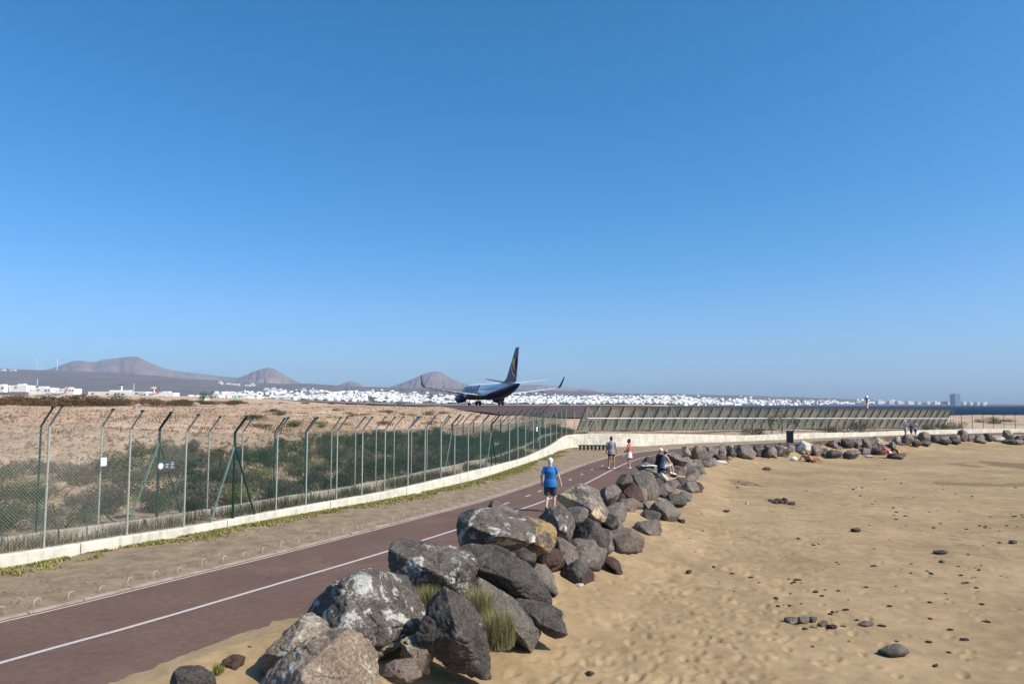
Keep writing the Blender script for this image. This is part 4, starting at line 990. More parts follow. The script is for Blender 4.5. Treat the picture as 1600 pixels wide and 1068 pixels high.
RK = [
 ([(540,982),(568,1000),(586,1022),(602,1064),(606,1112),(395,1112),(413,1064),(450,1030),(480,1003),(515,990)], 10.2, 'r_pale', 'big pale crusted boulder cut by the bottom edge of the photo', 0.55),
 ([(478,961),(497,965),(514,982),(522,1002),(505,1035),(430,1056),(406,1042),(414,1012),(445,990),(462,974)], 11.0, 'r_pale', 'pale knobbly boulder just behind the big crusted one', 0.5),
 ([(565,892),(592,892),(615,903),(633,909),(652,933),(665,960),(663,980),(641,997),(600,1014),(582,1012),(565,1002),(520,990),(480,978),(470,962),(480,944),(503,921),(535,904)], 12.1, 'r_lichen', 'large rounded grey boulder at the path edge with brown pitted top', 0.8),
 ([(693,915),(714,929),(735,947),(750,964),(759,994),(768,1024),(769,1051),(762,1058),(738,1048),(708,1032),(678,1008),(651,990),(660,975),(669,947),(681,929)], 11.6, 'r_dark', 'pointed black boulder with steep shaded side left of the green tuft', 0.45),
 ([(611,853),(622,846),(634,841),(648,848),(663,859),(705,854),(735,869),(748,881),(744,899),(722,920),(690,935),(645,930),(622,905),(614,890)], 13.6, 'r_lichen', 'white-streaked boulder with a raised left corner against the path', 0.6),
 ([(718,812),(726,801),(747,795),(776,796),(803,804),(827,815),(836,830),(833,842),(800,858),(770,855),(741,853),(721,853),(718,833)], 15.6, 'r_lichen', 'large white-splashed boulder topping the pile', 0.65),
 ([(806,803),(840,811),(867,820),(875,832),(868,845),(858,854),(838,858),(815,845)], 16.3, 'r_ochre', 'boulder with an ochre face right of the white-splashed one', 0.5),
 ([(761,793),(771,781),(790,790),(812,800),(806,815),(765,810)], 16.9, 'r_purple', 'small peaked boulder peeping up behind the white-splashed one', 0.4),
 ([(711,856),(747,854),(788,857),(815,863),(824,875),(830,890),(848,908),(860,923),(856,942),(842,942),(824,930),(797,930),(765,914),(747,898),(735,880)], 14.3, 'r_dark', 'broad black boulder in the middle of the pile below the white-splashed one', 0.55),
 ([(744,902),(765,914),(788,929),(818,950),(842,964),(846,985),(836,1003),(812,999),(790,985),(770,955),(748,930)], 13.5, 'r_grey', 'long grey boulder sloping down to the sand right of the green tuft', 0.45),
 ([(800,932),(845,940),(862,948),(876,953),(884,982),(873,995),(850,982),(835,965)], 13.7, 'r_dark', 'small black pitted boulder at the foot of the pile on the sand', 0.35),
 ([(827,878),(848,881),(866,899),(872,923),(860,926),(842,915),(826,900)], 16.4, 'r_grey', 'grey slab leaning against the broad black boulder', 0.4),
 ([(874,836),(889,848),(901,857),(913,870),(923,886),(904,897),(886,895),(864,886),(852,873),(858,852)], 18.6, 'r_purple', 'pinkish wedge boulder sloping onto the sand', 0.5),
 ([(838,870),(856,856),(874,864),(876,882),(866,896),(850,886)], 18.0, 'r_red', 'brown boulder tucked under the ochre-faced one', 0.4),
 ([(842,806),(860,792),(878,788),(886,796),(900,816),(892,834),(884,841),(872,832),(846,816)], 20.2, 'r_lichen', 'flat tilted boulder with white patch in front of the walking man', 0.5),
 ([(886,795),(912,790),(920,800),(914,812),(900,822),(890,812)], 21.0, 'r_grey', 'plain grey block behind the flat tilted boulder', 0.45),
 ([(870,775),(880,768),(898,762),(908,755),(920,760),(934,768),(938,782),(948,794),(950,804),(942,811),(932,815),(920,806),(908,795),(880,790),(869,784)], 22.6, 'r_ochre_white', 'cream and ochre boulder right of the walking man', 0.7),
 ([(892,836),(904,820),(918,808),(928,812),(938,822),(950,840),(952,860),(946,868),(932,873),(916,866),(896,850)], 20.7, 'r_dark', 'glossy black boulder with a pale lower corner', 0.6),
 ([(932,818),(950,802),(963,804),(967,816),(962,828),(945,832)], 22.4, 'r_dark', 'round black boulder under the cream and ochre one', 0.45),
 ([(936,824),(952,826),(962,842),(954,848),(942,838)], 21.4, 'r_grey', 'narrow grey stone squeezed beside the glossy black boulder', 0.3),
 ([(958,828),(972,830),(988,836),(996,850),(1008,864),(992,864),(972,854),(956,844)], 21.9, 'r_red', 'dark red-brown wedge running down to the sand', 0.45),
 ([(938,870),(956,868),(968,878),(975,899),(960,892),(944,880)], 19.2, 'r_red', 'small brown stone half buried below the glossy black boulder', 0.35),
 ([(936,770),(950,756),(960,758),(971,768),(964,782),(950,793),(940,786)], 25.2, 'r_grey', 'angular grey boulder right of the cream and ochre one', 0.5),
 ([(962,752),(970,742),(984,738),(990,752),(972,764)], 28.0, 'r_dark', 'black edged boulder at the path side left of the big bluish one', 0.5),
 ([(986,740),(1006,736),(1022,742),(1028,758),(1030,780),(1022,785),(1008,780),(994,760)], 30.5, 'r_grey', 'big bluish grey boulder below the seated pair', 0.9),
 ([(970,764),(990,756),(1002,764),(1006,780),(1002,796),(996,806),(990,798),(978,782)], 28.2, 'r_red', 'brown topped boulder with a black cavity under it', 0.6),
 ([(1004,780),(1020,790),(1036,811),(1020,813),(998,805)], 28.0, 'r_grey', 'grey slab dipping into the sand under the brown topped boulder', 0.5),
 ([(1028,756),(1042,754),(1053,766),(1046,776),(1030,772)], 32.5, 'r_purple', 'rounded purple-grey boulder at the beach side', 0.55),
 ([(956,786),(974,783),(978,794),(970,802),(956,798)], 26.4, 'r_purple', 'small pinkish block low in the row', 0.4),
 ([(1026,741),(1034,737),(1048,749),(1046,753),(1034,750)], 36.0, 'r_white', 'white angular stone on the beach side below the seated pair', 0.35),
 ([(1014,729),(1036,726),(1048,733),(1046,741),(1030,742),(1016,738)], 38.2, 'r_dark', 'black rock under the seated pair', 0.6),
 ([(1002,724),(1010,713),(1022,716),(1024,728),(1005,730)], 41.0, 'r_dark', 'dark upright rock beside the path behind the seated pair', 0.5),
 ([(1038,707),(1056,708),(1074,720),(1064,730),(1046,727)], 43.5, 'r_purple', 'broad pinkish boulder right of the seated pair', 0.9),
 ([(1049,727),(1063,729),(1062,738),(1052,739)], 40.5, 'r_red', 'small brown rock below the broad pinkish boulder', 0.4),
 ([(1065,698),(1074,697),(1080,710),(1068,713)], 50.0, 'r_pale', 'pale upright slab at the start of the far row', 0.5),
 ([(992,727),(1010,722),(1026,729),(1026,738),(1002,738)], 36.8, 'r_grey', 'flat pale grey rock with a towel on it left of the seated pair', 0.6),
]
for (poly, D, m_, lab, dp) in RK:
    rock(poly, D, m_, lab, dp, 6 if D < 15 else 5)
# smaller stones between the boulders and on the spilled sand in the foreground
FG = [((262,1040,347,1085), 9.9, 'r_dark', 'jagged black rock at the bottom left on the path edge'), ((404,993,440,1012), 12.4, 'r_red', 'dark brown stone on the spilled sand nearest the path edge'), ((376,1007,401,1023), 11.7, 'r_dark', 'small black stone left of the pale knobbly boulder'), ((344,1019,387,1050), 11.0, 'r_red', 'flat brown stone beside the jagged black rock'),
      ((622,990,678,1050), 11.5, 'r_pale', 'thin pale slab standing between the black pointed boulder and the crusted one'), ((592,1030,658,1064), 10.9, 'r_purple', 'pinkish stone buried in sand beside the crusted boulder')]
for k, (bx, D, m_, lab) in enumerate(FG): rock(box_poly(*bx, 40 + k), D, m_, lab, None, 5)
rock([(632,996),(644,994),(674,1042),(668,1048),(656,1046)], 11.45, 'r_pale', 'thin cream slab leaning in the sand behind the pointed black boulder', 0.12, 5)
# far row round the bend, on the beach side of the path
far = [((1078,698,1102,720),'r_purple'),((1092,696,1110,712),'r_grey'),((1103,698,1122,716),'r_grey'),((1117,694,1133,714),'r_lichen'),((1132,698,1150,715),'r_dark'),((1148,694,1180,717),'r_grey'),((1177,694,1191,714),'r_dark'),((1189,699,1205,716),'r_dark'),((1200,696,1214,716),'r_purple'),((1206,696,1236,714),'r_lichen')]
labs = ['purple-grey boulder first in the far row past the pale slab', 'grey boulder with a ridged top second in the far row', 'upright grey boulder in the far row', 'whitish grey boulder in the far row behind the driftwood', 'black boulder in the far row left of the wide grey slab', 'wide flat-faced grey slab in the far row', 'black narrow boulder right of the wide grey slab', 'dark boulder between the narrow black one and the bin', 'purple-grey boulder left of the white-tipped one', 'white-tipped boulder just left of the big cream boulder']
for k, ((bx, m_), lab) in enumerate(zip(far, labs)):
    cx = (bx[0] + bx[2]) / 2; D = beach_hit(cx, bx[3] - 1)[1] + .3; rock(box_poly(*bx, 60 + k), D, m_, lab, None, 4, grow=1.16)
far2 = [((1240,687,1270,710),'r_white','big cream boulder right of the dark bin'),((1268,694,1285,713),'r_purple','purple-grey boulder right of the big cream one'),((1282,700,1296,714),'r_dark','small dark boulder beside the sunbathing pair'),((1290,702,1318,717),'r_dark','low black boulder on the sand right of the sunbathing pair'),((1316,702,1342,718),'r_purple','low brown-grey boulder half buried in the sand right of the low black one'),
        ((1312,686,1336,702),'r_dark','tall bluish black boulder at the path edge in the far row'),((1332,686,1348,702),'r_grey','grey boulder right of the tall bluish black one'),((1346,684,1362,703),'r_grey','grey upright boulder left of the pale flat one'),((1357,682,1388,698),'r_pale','pale flat-topped boulder behind the lounging pair'),((1340,698,1360,712),'r_grey','grey low boulder in front of the tall bluish black one'),((1358,698,1386,711),'r_dark','dark low boulder left of the lounging pair'),((1386,690,1400,702),'r_grey','grey stone above the lounging pair'),((1396,683,1408,695),'r_pale','small pale boulder above the lounging pair'),((1387,707,1414,718),'r_dark','black flat rock the lounging pair rest on')]
for k, (bx, m_, lab) in enumerate(far2):
    cx = (bx[0] + bx[2]) / 2; D = beach_hit(cx, bx[3] - 1)[1] + .3; rock(box_poly(*bx, 80 + k), D, m_, lab, None, 4, grow=1.16)
rs = np.random.RandomState(8); x = 1406.0; k = 0
while x < 1650:
    w_ = rs.uniform(10, 19); base = np.interp(x, [1400, 1440, 1500, 1560, 1600, 1700], [695, 692, 689, 690, 692, 692]); h_ = rs.uniform(8, 19)
    D = beach_hit(x + w_ / 2, base)[1] + .3
    rock(box_poly(x, base - h_, x + w_ + 3, base + 1.5, 120 + k), D, ['r_dark', 'r_grey', 'r_purple', 'r_dark', 'r_grey'][rs.randint(5)] if abs(x - 1548) > 8 else 'r_white', '%s boulder rightwards from the three walkers in the dark far row' % ordinal(k + 1) if abs(x - 1548) > 8 else 'whitish boulder in the dark row near the right edge', None, 3, group='boulders at the right end of the far row' if abs(x - 1548) > 8 else None, grow=1.1)
    if rs.rand() < .45:
        D2 = D - 1.6; rock(box_poly(x + 2, base - 5, x + w_ + 6, base + 4, 160 + k), D2, ['r_dark', 'r_purple'][rs.randint(2)], 'low boulder on the sand before the %s one right of the walkers' % ordinal(k + 1), None, 3, group='boulders at the right end of the far row', grow=1.05)
    x += w_ * .92; k += 1
near_n = {}
def near_label(x, y):
    best = min(RK, key=lambda r: (PD(np.mean([q[0] for q in r[0]]), 850, r[1])[0] - x) ** 2 + (r[1] - y) ** 2)[3]
    near_n[best] = near_n.get(best, 0) + 1; w = best.split()
    cut = next((i for i, t in enumerate(w) if i > 2 and t in ('with', 'at', 'left', 'right', 'in', 'just', 'cut', 'topping', 'below', 'sloping', 'leaning', 'running', 'tucked', 'behind', 'under', 'beside', 'squeezed', 'half', 'peeping', 'on', 'low', 'dipping', 'against')), 5)
    return 'small stone wedged beside the %s, %s of them' % (' '.join(w[:min(cut, 6)]), ordinal(near_n[best]))
# fill stones between the named boulders, low in the bank
fs = np.random.RandomState(21)
for k in range(190):
    u = fs.uniform(9, 62) if k < 120 else fs.uniform(62, 112); i = int(np.clip(u, 0, len(REDGE) - 1)); c = offset(REDGE, -fs.uniform(0.25, 1.25 if u < 16 else 2.1))[i]; D = c[1]
    if D < 10.5: continue
    px = 800 + FPX * c[0] / D; zb = beach_z(c[0], D); s_ = fs.uniform(.4, 1.0); yb = 534 - FPX * math.tan(math.atan((zb - H) / D) - PITCH)
    hpx = s_ * FPX / D
    rock(box_poly(px - hpx * .6, yb - hpx * .55, px + hpx * .6, yb + hpx * .35, 200 + k), D, ['r_dark', 'r_grey', 'r_purple', 'r_grey', 'r_lichen', 'r_red'][fs.randint(6)], near_label(c[0], D), None, 4, 'stone', 'small stones wedged in the boulder bank', cat='stone')
# loose stones and weed lumps on the beach
def bpx(x, y): return (900 + x / 2.2857, 700 + y / 2.2857)
ST = [((1000,293),20,9,'r_red','dark brown stone lying alone in the middle of the beach'),((1303,371),26,8,'r_dark','flat black stone right of the middle of the beach'),((1560,335),20,8,'r_dark','dark stone near the right edge of the beach'),((1036,627),32,10,'r_purple','brown-grey stone right of the rock cluster on the near sand'),((1135,720),60,22,'r_grey','largest grey stone on the near sand with a lilac sheen'),((402,440),13,9,'r_dark','black stone nearest the boulder slope on the sand'),((375,259),16,7,'r_red','brown stone where the boulder bank meets the sand'),((535,223),15,6,'r_dark','dark pebble pair left of the stone heap'),((610,196),8,5,'r_white','single white pebble on the upper beach'),((12,487),18,8,'r_white','white pebble beside the pinkish wedge boulder'),((490,423),10,5,'r_red','small brown stone in the trampled sand'),((713,536),14,8,'r_red','brown weed-covered stone in the near middle'),((1283,775),12,7,'r_red','dark stone below the largest grey stone'),((795,323),10,5,'r_dark','tiny black stone left of the alone brown stone'),((1062,420),14,5,'r_dark','thin black stone in the middle of the sand'),((1305,405),14,5,'r_ochre','brown-yellow stone under the flat black stone'),((845,708),9,5,'r_dark','small black stone in front of the rock cluster'),((52,803),18,9,'r_red','brown stone on the sand in the lower left of the beach'),((682,73),16,7,'r_red','brown lump near the far boulders'),((1512,336),8,4,'r_dark','black pebble left of the dark stone near the right edge'),((910,30),10,5,'r_dark','dark stone near the sunbathing pair'),((1385,480),8,4,'r_dark','black pebble on the right of the beach'),
      ((770,613),30,16,'r_purple','leftmost and largest rock of the cluster on the near sand'),((810,612),26,16,'r_purple','second rock of the cluster on the near sand'),((846,610),22,14,'r_dark','tall dark rock of the cluster on the near sand'),((880,625),22,12,'r_purple','slim right-hand rock of the cluster on the near sand'),((912,637),26,8,'r_red','low brown rock trailing right of the cluster on the near sand'),((848,636),18,7,'r_pale','pale stone in front of the cluster on the near sand')]
for k, ((x, y), w_, h_, m_, lab) in enumerate(ST):
    px, py = bpx(x, y); D = beach_hit(px, py + h_ / 3)[1]; w_ *= .78; h_ *= .78
    rock(box_poly(px - w_ / 2, py - h_ / 2, px + w_ / 2, py + h_ / 2, 260 + k), D, m_, lab, None, 4, 'stone', cat='stone', grow=1.15)
heap = [(700,190),(718,188),(735,194),(752,196),(770,200),(742,186),(712,196)]
for k, (x, y) in enumerate(heap):
    px, py = bpx(x, y); D = beach_hit(px, py + 1)[1]; rock(box_poly(px - 6.5, py - 4.2, px + 6.5, py + 3, 300 + k), D, 'r_red', '%s brown stone of the small heap on the upper beach' % ordinal(k + 1), None, 3, 'stone', 'stones of the small heap on the upper beach', cat='stone')
scat = np.random.RandomState(31); sub = [rock_shape(np.array([(math.cos(a) * (1 + .2 * math.sin(3 * a + j)), .62 * math.sin(a)) for a in np.linspace(0, 6.28, 12, endpoint=False)]), .8, 900 + j, 2) for j in range(4)]
pts = []
for (x, y, sx_, sy_, nn_) in [(795, 495, 60, 30, 12), (905, 525, 45, 15, 8), (745, 575, 50, 18, 7), (1020, 145, 70, 7, 16), (1160, 235, 120, 30, 22), (1500, 280, 110, 40, 30), (980, 580, 60, 30, 6), (1290, 280, 30, 12, 6), (860, 350, 30, 8, 5), (945, 410, 40, 10, 6), (1400, 440, 170, 60, 22), (620, 500, 80, 30, 7), (600, 140, 70, 16, 20), (1100, 600, 300, 110, 26), (430, 350, 60, 60, 9), (1200, 150, 300, 40, 26), (1300, 560, 260, 160, 26)]:
    for _ in range(int(nn_ * .62)): pts.append((x + scat.normal() * sx_ * .6, y + scat.normal() * sy_ * .6))
smesh = [npmesh('pebble', V * 1.0, F, False) for V, F in sub]
for me in smesh: me.materials.append(M['r_red'])
k = 0
for (x, y) in pts:
    px, py = bpx(x, y)
    if py < 715 or px > 1690: continue
    q = P(px, py, -1.02); s_ = scat.uniform(.018, .055) * (1 + 0.012 * q[1])
    o = bpy.data.objects.new('pebble', smesh[k % 4]); COL.objects.link(o); k += 1
    o.location = (q[0], q[1], beach_z(q[0], q[1]) + s_ * .25); o.scale = (s_ * scat.uniform(.8, 1.6), s_ * scat.uniform(.8, 1.4), s_ * scat.uniform(.5, .9)); o.rotation_euler = (0, 0, scat.uniform(0, 6.3))
    tag(o, 'small dark pebble strewn over the open sand', 'pebble', 'dark pebbles strewn over the beach')

# ------------------------------------------------------------------ shrubs, grass, weeds
M['leaf_dark'] = m_leaf('dark_green_leaves', (0.013, 0.028, 0.010), (0.044, 0.074, 0.024))
M['leaf_olive'] = m_leaf('olive_leaves', (0.040, 0.048, 0.020), (0.105, 0.110, 0.050))
M['leaf_grey'] = m_leaf('grey_dry_twigs', (0.075, 0.062, 0.050), (0.165, 0.140, 0.110))
M['leaf_brown'] = m_leaf('brown_dry_leaves', (0.060, 0.036, 0.018), (0.135, 0.085, 0.042))
M['leaf_bright'] = m_leaf('yellow_green_leaves', (0.11, 0.120, 0.028), (0.27, 0.25, 0.075))
M['grass_tuft'] = m_leaf('tuft_blades', (0.115, 0.115, 0.038), (0.34, 0.30, 0.15))
M['stem'] = plain('woody_stem', (0.09, 0.065, 0.045), 0.9)
def leafcloud(n, rx, rz, seed, size, up=0.0, lumps=6, flat=0.0):
    r = np.random.RandomState(seed)
    L = np.c_[r.uniform(-.6, .6, (lumps, 2)) * rx, r.uniform(.25, .75, lumps) * rz]; Ls = r.uniform(.35, .6, lumps)
    j = r.randint(lumps, size=n); d = r.normal(size=(n, 3)); d /= np.linalg.norm(d, axis=1)[:, None]; rad = r.uniform(.45, 1.08, n) ** .6
    c = L[j] + d * (rad * Ls[j])[:, None] * np.array([rx, rx, rz * .85]); c[:, 2] = np.abs(c[:, 2])
    a = r.normal(size=(n, 3)); a[:, 2] = a[:, 2] * (1 - up) + up * 2.2; a /= np.linalg.norm(a, axis=1)[:, None]
    b = np.cross(a, r.normal(size=(n, 3))); b /= np.linalg.norm(b, axis=1)[:, None]
    s = size * r.uniform(.6, 1.3, n)[:, None]; w = s * (0.42 if up < .3 else 0.10)
    V = np.stack([c - a * s * .5, c + b * w * .5, c + a * s * .6, c - b * w * .5], 1).reshape(-1, 3)
    return V, np.arange(n * 4).reshape(-1, 4)
def make_bush(seed, kind, n, rx=0.8, rz=0.8, size=0.09, up=0.0):
    root = bpy.data.objects.new('shrub', None); COL.objects.link(root)
    V, F = leafcloud(n, rx, rz, seed, size, up); link('foliage', npmesh('foliage', V, F), M[kind], root)
    r = random.Random(seed); mb = MB()
    for _ in range(6):
        a = r.uniform(0, 6.28); q = r.uniform(.3, .7)
        mb.tube([(0, 0, -0.1), (math.cos(a) * rx * q * .5, math.sin(a) * rx * q * .5, rz * .35), (math.cos(a) * rx * q, math.sin(a) * rx * q, rz * .8)], [.025, .016, .006], 5)
    mb.build('stem', M['stem'], root); return root
protos = {
 'dark': [make_bush(1 + k, 'leaf_dark', 1500, .95, .95, .085) for k in range(3)],
 'olive': [make_bush(11 + k, 'leaf_olive', 1300, .9, .8, .085) for k in range(3)],
 'grey': [make_bush(21 + k, 'leaf_grey', 1500, .9, .85, .22, .5) for k in range(2)],
 'brown': [make_bush(31 + k, 'leaf_brown', 1300, .95, .75, .10) for k in range(2)],
 'bright': [make_bush(41, 'leaf_bright', 1100, .8, .6, .08)]}
used = set()
br = random.Random(4)
def put_bush(kind, x, y, z, s, label, group=None, sz=None, name='shrub', cat='shrub'):
    p = br.choice(protos[kind])
    if id(p) in used: o = copy_tree(p)
    else: o = p; used.add(id(p))
    o.location = (x, y, z - 0.06 * s); o.rotation_euler = (0, 0, br.uniform(0, 6.28)); o.scale = (s, s * br.uniform(.85, 1.15), (sz or s)); o.name = name
    for kk in ('label', 'category', 'group'):
        if kk in o: del o[kk]
    return tag(o, label, cat, group)
SL = {'dark': 'dark green shrub in the thicket on the bank behind the double fence', 'olive': 'olive shrub in the thicket on the bank behind the double fence', 'grey': 'grey leafless twiggy shrub on the bank behind the double fence', 'brown': 'dry brown shrub on the bank behind the double fence', 'bright': 'yellow-green shrub on the bank behind the double fence'}
sr = np.random.RandomState(14); placed = []
tB, nB = normals(BACK); tries = 0
while len(placed) < 298 and tries < 16000:
    tries += 1
    u = 10 + 55 * sr.rand(); s_ = 0.7 + 11 * sr.rand() ** 1.15
    i = int(np.interp(u, back_s, np.arange(len(back_s)))); c = BACK[i] + nB[i] * s_
    px = 800 + FPX * c[0] / c[1]
    if px < -38: continue
    if u > 55 and s_ > 4: continue
    thick = np.interp(px, [-100, 60, 200, 300, 420, 800], [.55, .6, .75, 1, 1.1, 1.1]) * np.interp(s_, [0, 8, 12], [1, 1, .4])
    if px < 150 and 3 < s_ < 6: thick *= .5
    clump = vn(np.array([c[0] * .30]), np.array([c[1] * .22]), seed=15)[0]
    if sr.rand() > thick * (0.75 + .7 * clump): continue
    rr = sr.uniform(.55, 1.1); zt_ = 0.3 + 3.2 * float(np.interp(s_, [0, 2, 5, 12, 20], [0, .05, .19, .55, .69])) + rr * .85
    if 632 + (H - zt_) * FPX / c[1] < np.interp(px, [-100, 60, 150, 200, 260, 310, 420, 500, 600, 800], [705, 702, 712, 682, 672, 684, 686, 677, 671, 660]): continue
    if any((c[0] - q[0]) ** 2 + (c[1] - q[1]) ** 2 < (0.52 * (rr + q[2])) ** 2 for q in placed): continue
    placed.append((c[0], c[1], rr, px, s_))
zz = terrain_z(np.array([q[0] for q in placed]), np.array([q[1] for q in placed]))
bays = {}
for q in sorted(placed, key=lambda q: q[4]):
    b_ = int(np.searchsorted(fpx, q[3])); bays[b_] = bays.get(b_, 0) + 1; SHL = globals().setdefault('SHL', {}); SHL[q[:2]] = (b_ - 2, bays[b_])
for q, z in zip(placed, zz):
    kind = br.choices(['dark', 'olive', 'grey', 'brown', 'bright'], [6.5, 3.5, 4.5, 0.7, 1.6] if q[3] > 250 else [5, 3, 4, .8, 1])[0]
    put_bush(kind, q[0], q[1], z, q[2], '%s behind the %s fence bay from the left, %s upslope' % ({'dark': 'dark green shrub', 'olive': 'olive shrub', 'grey': 'grey twiggy shrub', 'brown': 'dry brown shrub', 'bright': 'yellow-green shrub'}[kind], ordinal(SHL[q[:2]][0]), ordinal(SHL[q[:2]][1])), 'shrubs in the thicket behind the double fence', q[2] * br.uniform(.6, 1.0))
# the line of scrub at the far side of the field
for k, px in enumerate(sorted(br.uniform(-60, 390) if k_ < 50 else br.uniform(390, 700) for k_ in range(64))):
    D = br.uniform(95, 150) + max(0, px - 150) * .12
    x = (px - 800) / FPX * D; z = float(terrain_z(np.array([x]), np.array([D]))[0])
    kind = br.choices(['brown', 'olive', 'dark'], [6, 4, 1.5])[0]; s_ = br.uniform(1.6, 3.2) * (1 if px < 250 else .65) * (1 if px < 390 else .6)
    put_bush(kind, x, D, z, s_, '%s from the left in the scrub hedge across the field' % (ordinal(k + 1) + {'brown': ' bush, brown,', 'olive': ' bush, olive,', 'dark': ' bush, dark green,'}[kind]), 'scrub along the far side of the field', s_ * br.uniform(.5, .8))
x = (326 - 800) / FPX * 190; o = put_bush('dark', x, 190, float(terrain_z(np.array([x]), np.array([190.]))[0]) + .3, 2.3, 'single round dark green tree at the far side of the field', None, 2.6, 'round_tree', 'tree')
lows = sorted([(br.uniform(395, 745), br.uniform(46, 88)) for _ in range(34)]); kk_ = 0
for (px, D) in lows:
    x = (px - 800) / FPX * D; uu_, vv_ = rw_uv(np.array([x]), np.array([D])); sd_ = sdist(WALL, np.array([x]), np.array([D]))[0][0]
    if sd_ < 9 or (uu_[0] > -6 and vv_[0] > -4): continue
    kk_ += 1; s_ = br.uniform(.55, 1.15)
    put_bush(br.choices(['bright', 'olive', 'brown'], [4, 3, 3])[0], x, D, float(terrain_z(np.array([x]), np.array([D]))[0]), s_, '%s low bush from the left on the sandy mounds before the runway' % ordinal(kk_), 'low bushes on the sandy mounds', s_ * .5)
# single shrubs round the blast fence
for (px, py, D, s_, kind, lab, sz) in [(1345, 672, 88.6, 2.0, 'olive', 'largest rounded shrub on the wall right of the red mast', 1.75), (1306, 673, 86, 1.5, 'brown', 'low brownish shrub left of the largest rounded one', 1.15), (1176, 679, 77, 1.3, 'brown', 'dry shrub at the foot of the blast fence left of the bin', 1.1), (1447, 671, 96, 1.5, 'olive', 'low shrub right of the three walkers', 1.1), (1490, 669, 99, 1.6, 'olive', 'low shrub at the right end of the blast fence', 1.3), (1472, 670, 99, 1.2, 'dark', 'small dark shrub between two low ones near the right end of the blast fence', 1.0), (1550, 664, 118, 1.6, 'dark', 'straggly green shrub in the open field at the right edge', 1.5), (1575, 660, 128, 1.3, 'brown', 'brown shrub in the open field at the right edge', 1.0), (1530, 662, 122, 1.2, 'olive', 'olive shrub in the open field right of the blast fence', 1.1)]:
    c = PD(px, py, D); put_bush(kind, c[0], c[1], min(c[2], float(terrain_z(np.array([c[0]]), np.array([c[1]]))[0]) + .1), s_, lab, None, sz)
for (px, D, h) in [(1222, 79.2, 2.4), (1206, 78.2, 2.0), (1240, 80.0, 1.7)]:
    c = PD(px, 677, D); r = empty('sapling', (c[0], c[1], float(terrain_z(np.array([c[0]]), np.array([c[1]]))[0])), 0, {1222: 'tallest thin green sapling before the blast fence above the bin', 1206: 'thin sapling left of the tallest one before the blast fence', 1240: 'shortest sapling right of the tallest one before the blast fence'}[px], 'sapling')
    V, F = leafcloud(420, .75, h * .62, px, .13); V[:, 2] += h * .42; link('crown', npmesh('crown', V, F), M['leaf_olive'], r)
    mb = MB()
    for a in range(4): mb.tube([(0, 0, -.1), (.1 * math.cos(a * 2), .1 * math.sin(a * 2), h * .5), (.4 * math.cos(a * 2), .4 * math.sin(a * 2), h * .95)], [.03, .02, .006], 5)
    mb.build('trunk', M['stem'], r)
for p in sum(protos.values(), []):
    if id(p) not in used:
        for ch in list(p.children): bpy.data.objects.remove(ch)
        bpy.data.objects.remove(p)
def blades(pts, h, w, seed, lean=0.5):
    """pts (n,3) roots -> bent two-segment blades"""
    r = np.random.RandomState(seed); n = len(pts); a = r.uniform(0, 6.283, n); hh = h * r.uniform(.5, 1.25, n); ln = lean * r.uniform(0, 1, n) * hh
    d = np.c_[np.cos(a), np.sin(a), np.zeros(n)]; sd = np.c_[-np.sin(a), np.cos(a), np.zeros(n)] * (w / 2)
    p1 = pts + d * (ln * .35)[:, None] + np.c_[np.zeros((n, 2)), hh * .6]; p2 = pts + d * ln[:, None] + np.c_[np.zeros((n, 2)), hh]
    V = np.stack([pts - sd, pts + sd, p1 + sd * .8, p1 - sd * .8, p2, p2], 1)[:, :5].reshape(-1, 3)
    b = np.arange(n)[:, None] * 5
    F4 = b + np.array([[0, 1, 2, 3]]); F4b = np.concatenate([b + 3, b + 2, b + 4, b + 4], 1)
    F3 = np.concatenate([b + 3, b + 2, b + 4], 1)
    tri = np.vstack([b + np.array([[0, 1, 2]]), b + np.array([[0, 2, 3]]), F3]); return V, tri
def tuft(px, py, D, rad, hgt, n, label, m_='grass_tuft', w=0.006):
    c = PD(px, py, D); r = np.random.RandomState(int(px)); a = r.uniform(0, 6.28, n); q = rad * r.uniform(0, 1, n) ** .7
    pts = np.c_[np.cos(a) * q, np.sin(a) * q, np.zeros(n)]; V, F = blades(pts, hgt, w, int(px) + 1, .75)
    root = empty('grass_tuft', tuple(c), 0, label, 'plant'); link('blades', npmesh('blades', V, F), M[m_], root)
    V, F = leafcloud(n // 3, rad * .8, hgt * .75, int(px), .05, .6); link('foliage', npmesh('foliage', V, F), M['leaf_bright' if m_ == 'grass_tuft' else m_], root)
tuft(774, 1008, 12.25, .30, .46, 2600, 'tall yellow-green tuft growing between the boulders')
tuft(748, 965, 12.7, .22, .42, 1500, 'smaller yellow-green tuft behind the tall one')
tuft(668, 958, 12.65, .22, .38, 1400, 'dull green tuft behind the pointed black boulder')
tuft(341, 1050, 10.6, .08, .12, 120, 'tiny bright green weed beside the jagged black rock', 'leaf_bright', .012)
